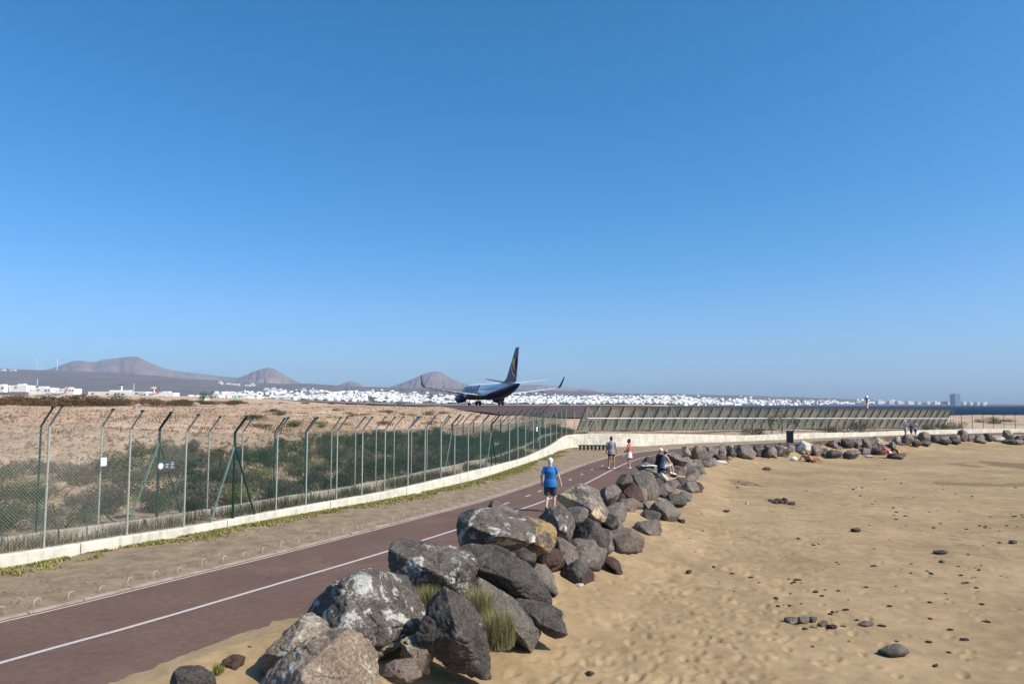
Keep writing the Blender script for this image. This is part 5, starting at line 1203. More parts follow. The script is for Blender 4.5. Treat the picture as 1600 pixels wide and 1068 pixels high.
# low green cover at the wall foot, dry weeds between the walls, dry tufts over bank and field: uncountable
gr = np.random.RandomState(44); nrm_e = normals(EDGE)[1]
u = gr.uniform(6, 66, 60000); dd = 0.14 + np.abs(gr.normal(0, .40, 60000)); tW, nW = normals(WALL); lerp2 = lambda A, s, u: np.c_[np.interp(u, s, A[:, 0]), np.interp(u, s, A[:, 1])]
p = lerp2(WALL, wall_s, u) - lerp2(nW, wall_s, u) * dd[:, None] + gr.normal(0, .08, (60000, 2))
msk = (vn(p[:, 0] * .55, p[:, 1] * .45, seed=45) + .6 * vn(p[:, 0] * 2.2, p[:, 1] * 2.2, seed=46) - dd * .55) > np.interp(u, [0, 25, 66], [-.75, -.8, -.5])
sdw = sdist(WALL, p[:, 0], p[:, 1])[0]
p = p[msk & (sdw < -.15)][:44000]
V, F = blades(np.c_[p, np.full(len(p), .095)], .06, .032, 47, 1.5)
tag(link('ground_cover', npmesh('ground_cover', V, F), m_leaf('ground_cover_leaves', (0.15, 0.14, 0.035), (0.30, 0.27, 0.09))), 'low yellow-green weeds along the foot of the white wall', kind='stuff')
u = gr.uniform(6, 64, 16000); p = lerp2(WALL, wall_s, u) + lerp2(nW, wall_s, u) * gr.uniform(.2, 1.4, 16000)[:, None] + gr.normal(0, .05, (16000, 2))
msk = vn(p[:, 0] * .7, p[:, 1] * .5, seed=48) > -.25; p = p[msk]
V, F = blades(np.c_[p, terrain_z(p[:, 0], p[:, 1])], .30, .014, 49, .8)
tag(link('dry_weeds', npmesh('dry_weeds', V, F), m_leaf('dry_weed_stalks', (0.060, 0.058, 0.030), (0.17, 0.14, 0.085))), 'dry weeds in the strip between the two fences', kind='stuff')
px = gr.uniform(-60, 760, 30000); D = 18 * (7 ** gr.rand(30000)); x = (px - 800) / FPX * D; sdw = sdist(WALL, x, D)[0]; uu, vv = rw_uv(x, D)
msk = (sdw > 2.2) & ~((uu > -2) & (vv > -1)) & (vn(x * .25, D * .18, seed=55) + .5 * vn(x * .9, D * .7, seed=56) > np.interp(sdw, [2, 10, 18], [-.3, 0.15, .55])); x, D = x[msk], D[msk]
V, F = blades(np.c_[x, D, terrain_z(x, D)], .22, .035, 57, 1.0)
tag(link('dry_grass', npmesh('dry_grass', V, F), m_leaf('dry_grass_blades', (0.075, 0.066, 0.026), (0.22, 0.175, 0.085))), 'dry low plants over the bank and field', kind='stuff')
u = gr.uniform(6, 62, 7000); p = lerp2(EDGE, es, u) + lerp2(nrm_e, es, u) * gr.uniform(.15, 3.0, 7000)[:, None]; p = p[sdist(WALL, p[:, 0], p[:, 1])[0] < -.2]; n = len(p); s_ = .008 + .03 * gr.rand(n) ** 3
T4 = np.array([(1, 0, -.2), (-.5, .85, -.2), (-.5, -.85, -.2), (.1, .1, .7)]); V = (T4[None] * s_[:, None, None] * gr.uniform(.6, 1.4, (n, 4, 1)) + np.c_[p, np.full(n, .085)][:, None, :]).reshape(-1, 3); b = np.arange(n)[:, None] * 4
tag(link('verge_gravel', npmesh('verge_gravel', V, np.vstack([b + np.array([[0, 1, 3]]), b + np.array([[1, 2, 3]]), b + np.array([[2, 0, 3]])])), plain('verge_grit', (0.16, 0.125, 0.09), 0.95, var=.5, scale=3)), 'grit strewn over the dirt verge', kind='stuff')
px = gr.uniform(-80, 760, 9000); D = 24 * (4.6 ** gr.rand(9000)); x = (px - 800) / FPX * D; sdw = sdist(WALL, x, D)[0]; uu, vv = rw_uv(x, D); msk = (sdw > 4) & ~((uu > -2) & (vv > -1)); x, D = x[msk], D[msk]
z = terrain_z(x, D); n = len(x); s_ = gr.uniform(.03, .11, n) * (1 + D * .008); th = gr.uniform(0, 6.28, n)
T4 = np.array([(1, 0, -.2), (-.5, .85, -.2), (-.5, -.85, -.2), (.1, .1, .8)]); V = (T4[None] * s_[:, None, None] * gr.uniform(.6, 1.4, (n, 4, 1)) + np.c_[x, D, z][:, None, :]).reshape(-1, 3)
b = np.arange(n)[:, None] * 4; F = np.vstack([b + np.array([[0, 1, 3]]), b + np.array([[1, 2, 3]]), b + np.array([[2, 0, 3]])])
tag(link('field_clods', npmesh('field_clods', V, F), plain('clod_earth', (0.20, 0.125, 0.08), 0.95, var=.4, scale=.5)), 'reddish clods strewn over the dry field', kind='stuff')

# ------------------------------------------------------------------ hoops, bench, bin, mast
M['hoop'] = plain('weathered_white_rod', (0.46, 0.41, 0.36), 0.6)
mb = MB(); mb.tube([(0, 0, -.05), (0, 0, .15), (-.02, 0, .185), (-.07, 0, .205), (-.20, 0, .215), (-.28, 0, .20), (-.31, 0, .15), (-.31, 0, -.05)], .0085, 6); hoop_me = mb.mesh('edging_hoop', M['hoop'], True)
tE, nE = normals(EDGE); u = 9.0; k = 0
while u < 33:
    i = int(np.clip(np.interp(u, es, np.arange(len(es))), 0, len(es) - 1)); c = along(EDGE, es, u) + nE[i] * .24
    o = bpy.data.objects.new('edging_hoop', hoop_me); COL.objects.link(o); o.location = (c[0], c[1], .02); o.rotation_euler = (0, rnd.uniform(-.06, .06), math.atan2(tE[i][1], tE[i][0]) + math.radians(28) + rnd.uniform(-.08, .08)); o.scale = (.7, .7, rnd.uniform(.55, .85))
    tag(o, '%s white rod hoop from the left along the path edge' % ordinal(k + 1), 'hoop', 'white rod hoops along the verge edge of the path'); u += .62 + rnd.uniform(-.03, .03); k += 1
c0 = P(904, 703.5, 0.06); c1 = P(951, 703.5, 0.06); dv2 = c1 - c0; ang = math.atan2(dv2[1], dv2[0]); Lb = np.hypot(dv2[0], dv2[1])
r = empty('bench', tuple((c0 + c1) / 2), ang, 'long low dark bench against the white wall behind the standing couple', 'bench'); M['dark_wood'] = plain('dark_wood', (0.03, 0.022, 0.018), .7)
MB().box((0, 0, .38), (Lb, .42, .10)).build('seat', M['dark_wood'], r)
for q in range(8): MB().box((-Lb / 2 + .12 + q * (Lb - .24) / 7, 0, .16), (.14, .3, .34)).build('leg', M['dark_wood'], r)
c = P(1234.5, 691.5, 0.05); r = empty('litter_bin', tuple(c), math.radians(-14), 'tall black litter bin with lit grey side by the path bend', 'bin')
MB().box((0, 0, .52), (.62, .50, 1.04)).build('body', plain('sunlit_bin_metal', (.30, .29, .27), .5), r); MB().box((-.03, -.257, .53), (.56, .02, .98)).build('front_panel', M['black'], r); MB().box((0, 0, 1.07), (.68, .56, .07)).build('lid', M['dark_steel'], r)  # body grey paints in the sunlit side of the black bin
c = PD(1355.5, 660, 106); zt = PD(1355.5, 622.5, 106)[2]; z0 = float(terrain_z(np.array([c[0]]), np.array([c[1]]))[0]); r = empty('light_mast', (c[0], c[1], z0), 0, 'thin red and white mast with a lamp standing behind the blast fence', 'mast')
mr = plain('mast_red', (.50, .10, .06), .5); mw = plain('mast_cream', (.66, .50, .42), .5); hh = zt - z0
for q in range(5): MB().tube([(0, 0, hh * q / 5), (0, 0, hh * (q + 1) / 5)], [.22 - .015 * q, .205 - .015 * q], 10).build('band', mr if q in (2, 4) else mw, r)
MB().ell((0, 0, hh + .18), (.22, .22, .24), 10, 7).build('lamp', M['white'], r, smooth=True)
MB().box((0, 0, hh - .02), (.6, .6, .08)).build('platform', M['dark_steel'], r)
# towel, bag, driftwood
c = PD(1012, 729.5, 36.7); V, F = np.meshgrid(np.linspace(-.35, .35, 12), np.linspace(-.2, .2, 8), indexing='ij'); z = .03 * np.sin(V * 9) * np.cos(F * 7) - .1 * V ** 2
o = nobj('towel', np.stack([V, F, z], -1).reshape(-1, 3) + np.array([c[0], c[1] - .4, c[2] + .10]), gridfaces(12, 8), M['white'], smooth=True); md = o.modifiers.new('t', 'SOLIDIFY'); md.thickness = .02; tag(o, 'white towel spread on the flat rock left of the seated pair', 'towel')
c = beach_hit(1241, 719.5); mb = MB(); mb.ell((c[0], c[1], c[2] + .14), (.27, .2, .17), 12, 8); mb.tube([(c[0] - .12, c[1], c[2] + .26), (c[0], c[1], c[2] + .40), (c[0] + .12, c[1], c[2] + .26)], .02, 6); tag(mb.build('beach_bag', M['white'], smooth=True), 'white beach bag on the sand left of the sunbathing pair', 'bag')
c = beach_hit(1126, 722); rock([(1112, 720), (1120, 718), (1136, 719.5), (1138, 723), (1124, 724), (1113, 722.5)], c[1], 'r_white', 'pale flat slab lying on the sand before the far row', .35, 3, 'stone', cat='stone')
c = beach_hit(1358, 714); rock([(1346, 712), (1358, 710), (1366, 712), (1362, 715), (1348, 715)], c[1], 'r_white', 'pale flat stone between the low boulders right of the sunbathing pair', .3, 3, 'stone', cat='stone')

# ------------------------------------------------------------------ town, airport, far things
M['house'] = plain('white_render', (0.74, 0.71, 0.65), .8); M['house2'] = plain('cream_render', (0.66, 0.60, 0.52), .8); M['house3'] = plain('pink_render', (0.60, 0.42, 0.36), .8); M['window'] = plain('window_glass', (0.05, 0.055, 0.06), .3)
def house_mesh(w, d, h, floors, cols, seed, wall='house'):
    r = random.Random(seed); mb = MB(); mb.box((0, 0, h / 2 - 4), (w, d, h + 8), mi=0)
    if r.random() < .6: mb.box((r.uniform(-.25, .25) * w, d * .1, h + 1.2), (w * .38, d * .45, 2.6), mi=0)
    if r.random() < .5: mb.box((w * .62, -d * .1, h * .32 - 2), (w * .42, d * .7, h * .64 + 4), mi=0)
    for f in range(floors):
        for c in range(cols):
            if r.random() < .2: continue
            mb.box((-w / 2 + w * (c + .5) / cols, -d / 2, h * (f + .5) / floors), (w / cols * .42, .5, h / floors * .5), mi=1)
    return mb.mesh('house', [M[wall], M['window']])
HM = [house_mesh(18, 14, 7, 2, 4, 1), house_mesh(26, 14, 6.5, 2, 6, 2), house_mesh(14, 12, 10, 3, 3, 3), house_mesh(34, 16, 7, 2, 7, 4), house_mesh(20, 16, 9, 3, 4, 5, 'house2'), house_mesh(16, 14, 6, 2, 3, 6), house_mesh(24, 15, 8, 2, 5, 7), house_mesh(20, 14, 7, 2, 4, 8, 'house3')]
hr = np.random.RandomState(61)
def town_density(px, D):
    band = np.interp(px, [330, 420, 520, 600, 720, 820, 900, 1050, 1150, 1300, 1400, 1560], [.15, .55, .8, 1, 1, 1, 1, 1, .9, .8, .7, .15])
    t = (D - 3700) / (6500 - 3700); hi = np.interp(px, [330, 420, 540, 560, 700, 900, 1100, 1300, 1560], [.25, .40, .50, .52, .40, .46, .66, .80, .8])
    lo = np.interp(px, [330, 1080, 1150, 1300, 1560], [0.07, 0.07, .14, .62, .72])
    return band * (1 if lo <= t <= hi else (.05 if t <= hi + .18 and t > lo else 0))
cand = []
while len(cand) < 3400:
    px = hr.uniform(330, 1560); D = hr.uniform(3700, 6400)
    if hr.rand() < town_density(px, D) * (0.55 + .9 * vn(np.array([px * .06]), np.array([D * .008]), seed=62)[0] + .1): cand.append((px, D))
cand = np.array(cand); zc = slope_z(cand[:, 0], cand[:, 1]); ok = zc > 0.5; cand = cand[ok]; zc = zc[ok]
order = np.argsort(cand[:, 1]); cand = cand[order]; zc = zc[order]
def house_at(px, D, z, me, s, rz):
    o = bpy.data.objects.new('house', me); COL.objects.link(o); o.location = ((px - 800) / FPX * D, D, z); o.rotation_euler = (0, 0, rz); o.scale = (s, s, s * hr.uniform(.8, 1.25)); return o
rest_V = []; rest_F = []; ofs = 0
pick = set(hr.choice(len(cand), 290, replace=False).tolist())
for k, ((px, D), z) in enumerate(zip(cand, zc)):
    s = hr.uniform(.8, 1.35) * (1.35 if px > 1330 else 1.0); rz = hr.normal(.55, .3)
    if k in pick:
        j = hr.randint(len(HM)); o = house_at(px, D, z, HM[j], s * 1.12, rz)
        tag(o, 'low white house in the dense far town on the slope', 'house', 'white houses of the far town')
    else:
        w, d, h = hr.uniform(10, 24) * s, hr.uniform(9, 15) * s, hr.uniform(4.5, 9) * s; x = (px - 800) / FPX * D; ca, sa = math.cos(rz), math.sin(rz)
        c8 = [(-w / 2, -d / 2), (w / 2, -d / 2), (w / 2, d / 2), (-w / 2, d / 2)]
        for zz_ in (z - 5, z + h):
            for (a, b_) in c8: rest_V.append((x + a * ca - b_ * sa, D + a * sa + b_ * ca, zz_))
        rest_F += [tuple(ofs + q for q in f) for f in ((0, 1, 5, 4), (1, 2, 6, 5), (2, 3, 7, 6), (3, 0, 4, 7), (4, 5, 6, 7))]; ofs += 8
tag(link('town_houses', npmesh('town_houses', rest_V, rest_F), M['house']), 'white mass of small houses of the far town', kind='stuff')
# dark trees among the houses
tp = []
while len(tp) < 900:
    px = hr.uniform(330, 1540); D = hr.uniform(3650, 6300)
    if town_density(px, D) > .3 or (px < 1150 and (D < 3900 or hr.rand() < .12)): tp.append((px, D))
tp = np.array(tp); z = slope_z(tp[:, 0], tp[:, 1]); tp = tp[z > .5]; z = z[z > .5]
V = []; F = []; ofs = 0; U2, F2 = ICO[2]
for (px, D), q in zip(tp, z):
    s = hr.uniform(3, 7.5); c = np.array([(px - 800) / FPX * D, D, q + s * .5]); V.append(U2 * s * np.array([hr.uniform(.8, 2.2), 1, hr.uniform(.5, .8)]) * (1 + .25 * hr.rand(len(U2), 1)) + c); F.append(F2 + ofs); ofs += len(U2)
tag(link('town_trees', npmesh('town_trees', np.vstack(V), np.vstack(F)), plain('far_tree_green', (.022, .028, .016), .9)), 'dark trees scattered through the far town', kind='stuff')
# waterfront blocks and the tower block
def block(px, y0, y1, wpx, D, label, m_, floors, cols, name='apartment_block', cat='building', depth=30., wh=.48, skip=0.0):
    x = (px - 800) / FPX * D; zb = H + (632 - y1) * D / FPX; zt = H + (632 - y0) * D / FPX; w = wpx * D / FPX; h = zt - zb
    r = empty(name, (x, D, zb), 0.45 if D > 2000 else 0.0, label, cat); mb = MB(); mb.box((0, 0, h / 2 - 3), (w, depth, h + 6)); mb.build('wall', m_, r)
    for f in range(floors):
        for c in range(cols):
            if hr.rand() < skip: continue
            MB().box((-w / 2 + w * (c + .5 + hr.uniform(-.2, .2) * (skip > 0)) / cols, -depth / 2, h * (f + .55 if skip == 0 else f + .2 + .2 * hr.rand()) / floors), (w / cols * (.55 if skip == 0 else hr.uniform(.3, .8)), 1.2, h / floors * wh)).build('window', M['window'], r)
    MB().box((0, 0, h + 1.2), (w * .35, depth * .4, 2.4)).build('roof_house', m_, r)
    return r
blk = [(1338, 625, 632, 9), (1350, 626, 632, 8), (1372, 625.5, 632, 12), (1388, 626, 632, 9), (1402, 626.5, 632, 10), (1418, 627, 632.5, 11), (1432, 627.5, 632.5, 8), (1447, 628, 632.5, 8), (1459, 627, 633, 10), (1473, 627, 633, 9), (1503, 627.5, 633, 8), (1513, 628, 633, 7), (1524, 628, 633, 8), (1533, 628.5, 633, 6)]
ordw = ['first', 'second', 'third', 'fourth', 'fifth', 'sixth', 'seventh', 'eighth', 'ninth', 'tenth', 'eleventh', 'twelfth', 'thirteenth', 'fourteenth']
for k, (px, y0, y1, w) in enumerate(blk): block(px, y0, y1, w, 5560 - 3 * k, '%s white waterfront block counted from the red mast towards the right' % ordw[k], M['house'] if k % 3 else M['house2'], 3, 5)
tb = block(1490.5, 615.5, 633, 13, 5500, 'tall blue-grey tower block on the far waterfront', plain('blue_grey_facade', (.16, .22, .28), .4), 9, 6, 'tower_block', depth=40)
# airport buildings on the left
ap = [(7, 600, 607, 16, 'white hangar at the left edge with dark front', 1, 3), (36, 599.5, 606.5, 27, 'white flat-roofed airport hall second from the left', 1, 4), (70, 603, 611, 34, 'low grey-white airport hall behind the parked orange tail', 1, 8), (190, 609, 616.5, 90, 'long white terminal with a row of dark arches', 1, 16), (262, 611, 617.5, 30, 'small white airport hall right of the long terminal', 1, 6), (365, 614.5, 620.5, 84, 'long white hall right of the round dark tree', 1, 16), (440, 617.5, 623, 46, 'white airport hall right of the long hall', 1, 10), (110, 605, 611, 26, 'white block right of the orange tail', 1, 6)]
for (px, y0, y1, w, lab, fl, co) in ap: block(px, y0 + (y1 - y0) * .36, y1, w, 1250 + px * .3, lab, M['house'], fl, co, 'airport_building', depth=24., wh=.34, skip=.35)
r = block(190, 602.5, 610, 3.2, 1330, 'slim white control tower behind the long terminal', M['house'], 1, 1, 'control_tower', 'tower', 4.); MB().box((0, 0, 9.6), (5.2, 5.2, 2.0)).build('cabin', M['window'], r)
for (px, y0, y1, D, lab) in [(210, 600, 610, 1360, 'thin white floodlight pole right of the control tower'), (59, 592, 600, 1300, 'thin pole above the low airport hall')]:
    zb = H + (632 - y1) * D / FPX; zt = H + (632 - y0) * D / FPX; r = empty('light_pole', ((px - 800) / FPX * D, D, zb), 0, lab, 'pole'); MB().tube([(0, 0, -3), (0, 0, zt - zb)], [.5, .35], 6).build('shaft', M['white'], r); MB().box((0, 0, zt - zb), (2.2, .8, .6)).build('lamp_head', M['white'], r)
r = block(241, 606, 616, 2.4, 1240, 'white tower with a flat head beside the striped orange tail', M['house'], 1, 1, 'water_tower', 'tower', 3.); MB().box((0, 0, 10.6), (6.5, 4, 2)).build('head', M['house'], r)
for (px, D, rz, lab) in [(238, 1050, 1.25, 'far parked airliner with red-orange striped tail near the flat-headed tower'), (95, 1120, 1.35, 'far parked airliner with pale orange tail at the left')]:
    x = (px - 800) / FPX * D; zg = float(far_z(np.array([px * 1.0]), np.array([D * 1.0]))[0]); airliner((x + 12, D, zg), rz, lab, dict(top=(.75, .74, .72), belly=(.70, .66, .62), fin=(.60, .15, .07) if px > 200 else (.7, .38, .26), gold=(.6, .3, .1)))
for (px, py, D, lab, w, h) in [(325, 628, 170, 'white and green cabinet before the round dark tree', 1.0, 1.5), (369, 630, 150, 'green cabinet in the field right of the round dark tree', .9, 1.1), (408, 634, 110, 'small green cabinet left of the sandy mound', .6, .55)]:
    x = (px - 800) / FPX * D; zg = float(terrain_z(np.array([x]), np.array([D * 1.0]))[0]); r = empty('cabinet', (x, D, zg), .2, lab, 'cabinet'); MB().box((0, 0, h * .3), (w, w * .7, h * .6)).build('body', M['white'] if px < 350 else plain('cabinet_green', (.08, .30, .16), .6), r); MB().box((0, 0, h * .78), (w * .8, w * .6, h * .4)).build('cap', plain('cabinet_cap', (.16, .42, .28), .6), r)
vh = [(255, 622, 700), (300, 621, 760), (312, 622.5, 720), (346, 624, 640), (358, 623, 700), (388, 625, 640), (396, 626, 600), (231, 620, 800)]
for k, (px, py, D) in enumerate(vh):
    x = (px - 800) / FPX * D; zg = float(terrain_z(np.array([x]), np.array([D * 1.0]))[0]); r = empty('service_van', (x, D, zg), .3 * k, '%s white airport service van from the left beyond the field' % ordw[k], 'van', 'white service vans on the apron')
    MB().box((0, 0, 1.5), (5.2, 2.1, 2.0)).build('body', M['white'], r); MB().box((2.9, 0, 1.15), (1.3, 2.0, 1.3)).build('cab', M['white'], r)
    for a in (-1.6, 2.2):
        for b_ in (-1, 1): MB().tube([(a, b_ * .95, .42), (a, b_ * 1.1, .42)], .42, 10).build('wheel', M['rubber'], r)
# white scattered farm houses on the slope
for k, (px, D) in enumerate([(5, 5850), (20, 5900), (345, 5500), (360, 5550), (372, 5480), (388, 5520), (395, 5600), (420, 5000), (428, 5050), (434, 4950), (475, 4900), (495, 4800), (500, 4850)]):
    o = house_at(px, D, float(slope_z(np.array([px * 1.0]), np.array([D * 1.0]))[0]), HM[k % 4], 1.6, 0.1); tag(o, '%s lone white building on the grey slope counted from the left' % ordinal(k + 1), 'house', 'lone white buildings on the grey slope')
for (px, yb, yt, D, lab) in [(89, 578, 561.5, 6350, 'nearest wind turbine standing on the slope crest'), (57, 577, 563, 7800, 'faint wind turbine left of the nearest one'), (65, 577, 567.5, 8300, 'faintest small wind turbine between the other two')]:
    zb = H + (632 - yb - 3) * D / FPX; zt = H + (632 - yt) * D / FPX; r = empty('wind_turbine', ((px - 800) / FPX * D, D, zb), .2, lab, 'wind turbine'); h = zt - zb
    MB().tube([(0, 0, 0), (0, 0, h)], [2.6, 1.5], 8).build('tower', M['white'], r); MB().box((0, -1.5, h + 1), (3.5, 8, 3.5)).build('nacelle', M['white'], r)
    for a in (35, 155, 275):
        q = math.radians(a); MB().tube([(0, -6, h + 1), (math.cos(q) * h * .22, -6, h + 1 + math.sin(q) * h * .22), (math.cos(q) * h * .55, -6, h + 1 + math.sin(q) * h * .55)], [1.2, 1.8, .4], 5).build('blade', M['white'], r)

# ------------------------------------------------------------------ people
def skin_m(name, c): return plain(name, c, .6, spec=.3)
SK = {'pale': skin_m('pale_skin', (.56, .36, .27)), 'tan': skin_m('tanned_skin', (.38, .185, .11)), 'brown': skin_m('sunburnt_skin', (.42, .20, .13))}
def cloth(name, c): return plain(name, c, .85, spec=.15, var=.12, scale=9)
STAND = dict(pelvis=(0, 0, .94), waist=(0, .01, 1.10), chest=(0, 0, 1.32), collar=(0, 0, 1.46), neck=(0, .005, 1.52), head=(0, .025, 1.645),
             hL=(-.095, 0, .90), kL=(-.10, .015, .50), aL=(-.105, -.02, .09), tL=(-.115, .15, .03), hR=(.095, 0, .90), kR=(.10, .015, .50), aR=(.105, -.02, .09), tR=(.115, .15, .03),
             sL=(-.185, 0, 1.43), eL=(-.255, -.03, 1.15), wL=(-.275, .04, .91), sR=(.185, 0, 1.43), eR=(.255, -.03, 1.15), wR=(.275, .04, .91))
def remesh(o, vox, sm=4):
    md = o.modifiers.new('join', 'REMESH'); md.mode = 'VOXEL'; md.voxel_size = vox; md.use_smooth_shade = True
    s2 = o.modifiers.new('soft', 'SMOOTH'); s2.factor = .5; s2.iterations = sm
def person(loc, rz, label, pose=None, skin='pale', scale=1.0, bulk=1.0, shirt=None, sleeves=.55, shorts=None, shorts_len=.8, hair=None, cap=None, brim=False, shoes=None, vox=.011, skirt=False, group=None, vest=False, hair_bun=False):
    J = {k: Vector(v) for k, v in {**STAND, **(pose or {})}.items()}
    r = empty('person', loc, rz, label, 'person', group); r.scale = (scale,) * 3; sk = SK[skin]
    up = (J['collar'] - J['pelvis']).normalized(); side = (J['sR'] - J['sL']).normalized(); ref = tuple(side)
    def torso(mb, g, lo=0.0):
        p0 = J['pelvis'] - up * .10
        mb.tube([p0 - up * lo, J['pelvis'], J['waist'], J['chest'], J['collar'] - up * .02, J['collar'] + up * .035], [(.13 * bulk + g, .09 * bulk + g), (.165 * bulk + g, .115 * bulk + g), (.145 * bulk + g, .105 * bulk + g), (.168 * (1 + (bulk - 1) * .55) + g, .118 * bulk + g), (.155 + g, .085 + g), (.06 + g, .055 + g)], 16, ref=ref)
    mb = MB(); torso(mb, 0)
    mb.tube([J['collar'], J['neck'], J['head'] - up * .02], [.062, .056, .055], 10)
    fwd = up.cross(side) * -1; hd = J['head']
    fwd = side.cross(up) * -1; R = Matrix((side, fwd, up)).transposed()
    mb.ell(hd, (.076, .096, .118), 14, 10, R=R); mb.ell(hd + fwd * .10 - up * .02, (.013, .022, .022), 8, 6, R=R)
    mb.ell(hd + fwd * .062 - up * .075, (.05, .04, .035), 8, 6, R=R)
    for s_ in (-1, 1): mb.ell(hd + side * (.077 * s_) - up * .01, (.012, .026, .034), 8, 6, R=R)
    for S in 'LR':
        h, k, a, t = J['h' + S], J['k' + S], J['a' + S], J['t' + S]
        mb.tube([h + (h - k).normalized() * .03, h.lerp(k, .35), k, k.lerp(a, .3), a], [.088 * bulk, .078 * bulk, .054, .055, .036], 12)
        mb.tube([a - (t - a).normalized() * .05, a.lerp(t, .4) - Vector((0, 0, .01)), t], [(.036, .04), (.036, .042), (.02, .042)], 8); mb.ell(a, (.038, .04, .05), 8, 6)
        s, e, w = J['s' + S], J['e' + S], J['w' + S]
        mb.tube([s + (s - e).normalized() * .02, s.lerp(e, .4), e, e.lerp(w, .35), w], [.058, .048, .039, .037, .026], 10)
        d = (w - e).normalized(); pp = w + d * .055; mb.ell(pp, (.030, .030, .050), 10, 7, R=d.to_track_quat('Z', 'Y').to_matrix())
        b = d.cross(side).normalized() if d.cross(side).length > .1 else fwd
        for q, ln in zip((-1.5, -.5, .5, 1.5), (.055, .068, .066, .05)):
            f0 = pp + d * .038 + b * (.0165 * q); f1 = f0 + d * ln * .55; f2 = f1 + d * ln * .4 - side * (.02 * (1 if S == 'R' else -1)); mb.tube([f0, f1, f2], [.0095, .009, .007], 6)
        tb_ = pp - d * .01 + b * .026; mb.tube([tb_, tb_ + b * .022 + d * .025, tb_ + b * .026 + d * .052], [.012, .0105, .008], 6)
    bo = mb.build('body', sk, r); remesh(bo, vox)
    if shirt:
        mb = MB(); torso(mb, .018, 0.0); p9 = J['pelvis']; mb.tube([p9 - up * .13, p9, p9 + up * .1], [(.178 * bulk + .02, .128 * bulk + .022), (.176 * bulk + .018, .124 * bulk + .02), (.155 * bulk + .018, .110 * bulk + .018)], 16, ref=ref)
        if not vest:
            for S in 'LR':
                s, e = J['s' + S], J['e' + S]; mb.tube([s + (s - e).normalized() * .03, s.lerp(e, .3), s.lerp(e, sleeves), s.lerp(e, sleeves + .05)], [.058, .060, .057, .055], 12)
        so = mb.build('shirt', shirt, r); remesh(so, vox * 1.1, 3)
    if shorts:
        mb = MB()
        p0 = J['pelvis']; mb.tube([p0 - up * .11, p0 - up * .02, p0 + up * .09], [(.15 * bulk + .02, .12 * bulk + .018), (.172 * bulk + .02, .122 * bulk + .02), (.155 * bulk + .016, .112 * bulk + .016)], 14, ref=ref)
        if skirt:
            m0 = (J['kL'] + J['kR']) / 2; mb.tube([p0 + up * .05, p0 - up * .1, p0.lerp(m0, .62)], [(.17, .125), (.20, .16), (.235, .19)], 16, ref=ref)
        else:
            for S in 'LR':
                h, k = J['h' + S], J['k' + S]; mb.tube([h + (h - k).normalized() * .05, h.lerp(k, .4), h.lerp(k, shorts_len), h.lerp(k, shorts_len + .03)], [.105 * bulk, .098 * bulk, .092 * bulk, .09 * bulk], 12)
        so = mb.build('shorts' if not skirt else 'skirt', shorts, r); remesh(so, vox * 1.1, 3)
    if hair:
        mb = MB(); mb.ell(hd + up * .022 - fwd * .018, (.084, .100, .112), 14, 10, R=R)
        if hair_bun: mb.ell(hd + up * .09 - fwd * .09, (.045, .045, .045), 10, 7)
        mb.ell(hd - fwd * .05 - up * .04, (.072, .062, .08), 10, 8, R=R); ho = mb.build('hair', hair, r); remesh(ho, .012, 2)
    if cap:
        mb = MB(); mb.ell(hd + up * .045 - fwd * .005, (.088, .108, .085), 14, 10, R=R)
        mb.ell(hd + fwd * (.12 if not brim else 0) + up * .045, (.075, .075, .010) if not brim else (.165, .175, .012), 16, 6, R=R); co = mb.build('cap', cap, r); remesh(co, .010, 2)
    if shoes:
        for S in 'LR':
            a, t = J['a' + S], J['t' + S]; mb = MB(); d = (t - a); mb.tube([a - d.normalized() * .075 - Vector((0, 0, .03)), a - Vector((0, 0, .02)), a.lerp(t, .55), t + d.normalized() * .03], [(.045, .042), (.055, .046), (.042, .048), (.026, .04)], 10); so = mb.build('shoe', shoes, r); remesh(so, .012, 2)
    return r
white_c = cloth('white_cotton', (.75, .74, .72)); dark_h = plain('dark_hair', (.018, .013, .010), .6); white_shoe = plain('white_shoe', (.72, .71, .69), .6)
# man in blue walking away along the path
c = P(860, 798.5, 0); walk = dict(kL=(-.10, -.02, .50), aL=(-.105, -.17, .13), tL=(-.11, -.06, .03), kR=(.10, .11, .50), aR=(.105, .10, .09), tR=(.115, .27, .05), eL=(-.285, -.06, 1.17), wL=(-.31, .05, .93), eR=(.285, .0, 1.16), wR=(.335, .09, .95))
person((c[0], c[1], 0.0), math.radians(-17), 'man in blue t-shirt, white cap and dark shorts walking away on the path', walk, 'pale', 1.02, 1.22, cloth('blue_cotton', (.035, .16, .40)), .62, cloth('charcoal_cotton', (.055, .060, .070)), .86, plain('white_hair', (.55, .52, .48), .7), white_c, False, plain('dark_shoe', (.05, .05, .05), .6), .009)
c = P(955.5, 733, 0)
person((c[0], c[1], 0.0), math.radians(-10), 'man in grey t-shirt and short black shorts standing on the path', dict(aL=(-.14, -.02, .09), kL=(-.125, .01, .5), tL=(-.16, .15, .03), aR=(.14, -.02, .09), kR=(.125, .01, .5), tR=(.16, .15, .03)), 'tan', 1.04, 1.0, cloth('grey_cotton', (.30, .27, .30)), .6, cloth('black_cotton', (.014, .013, .014)), .42, dark_h, None, False, white_shoe)
c = P(983.5, 732.5, 0)
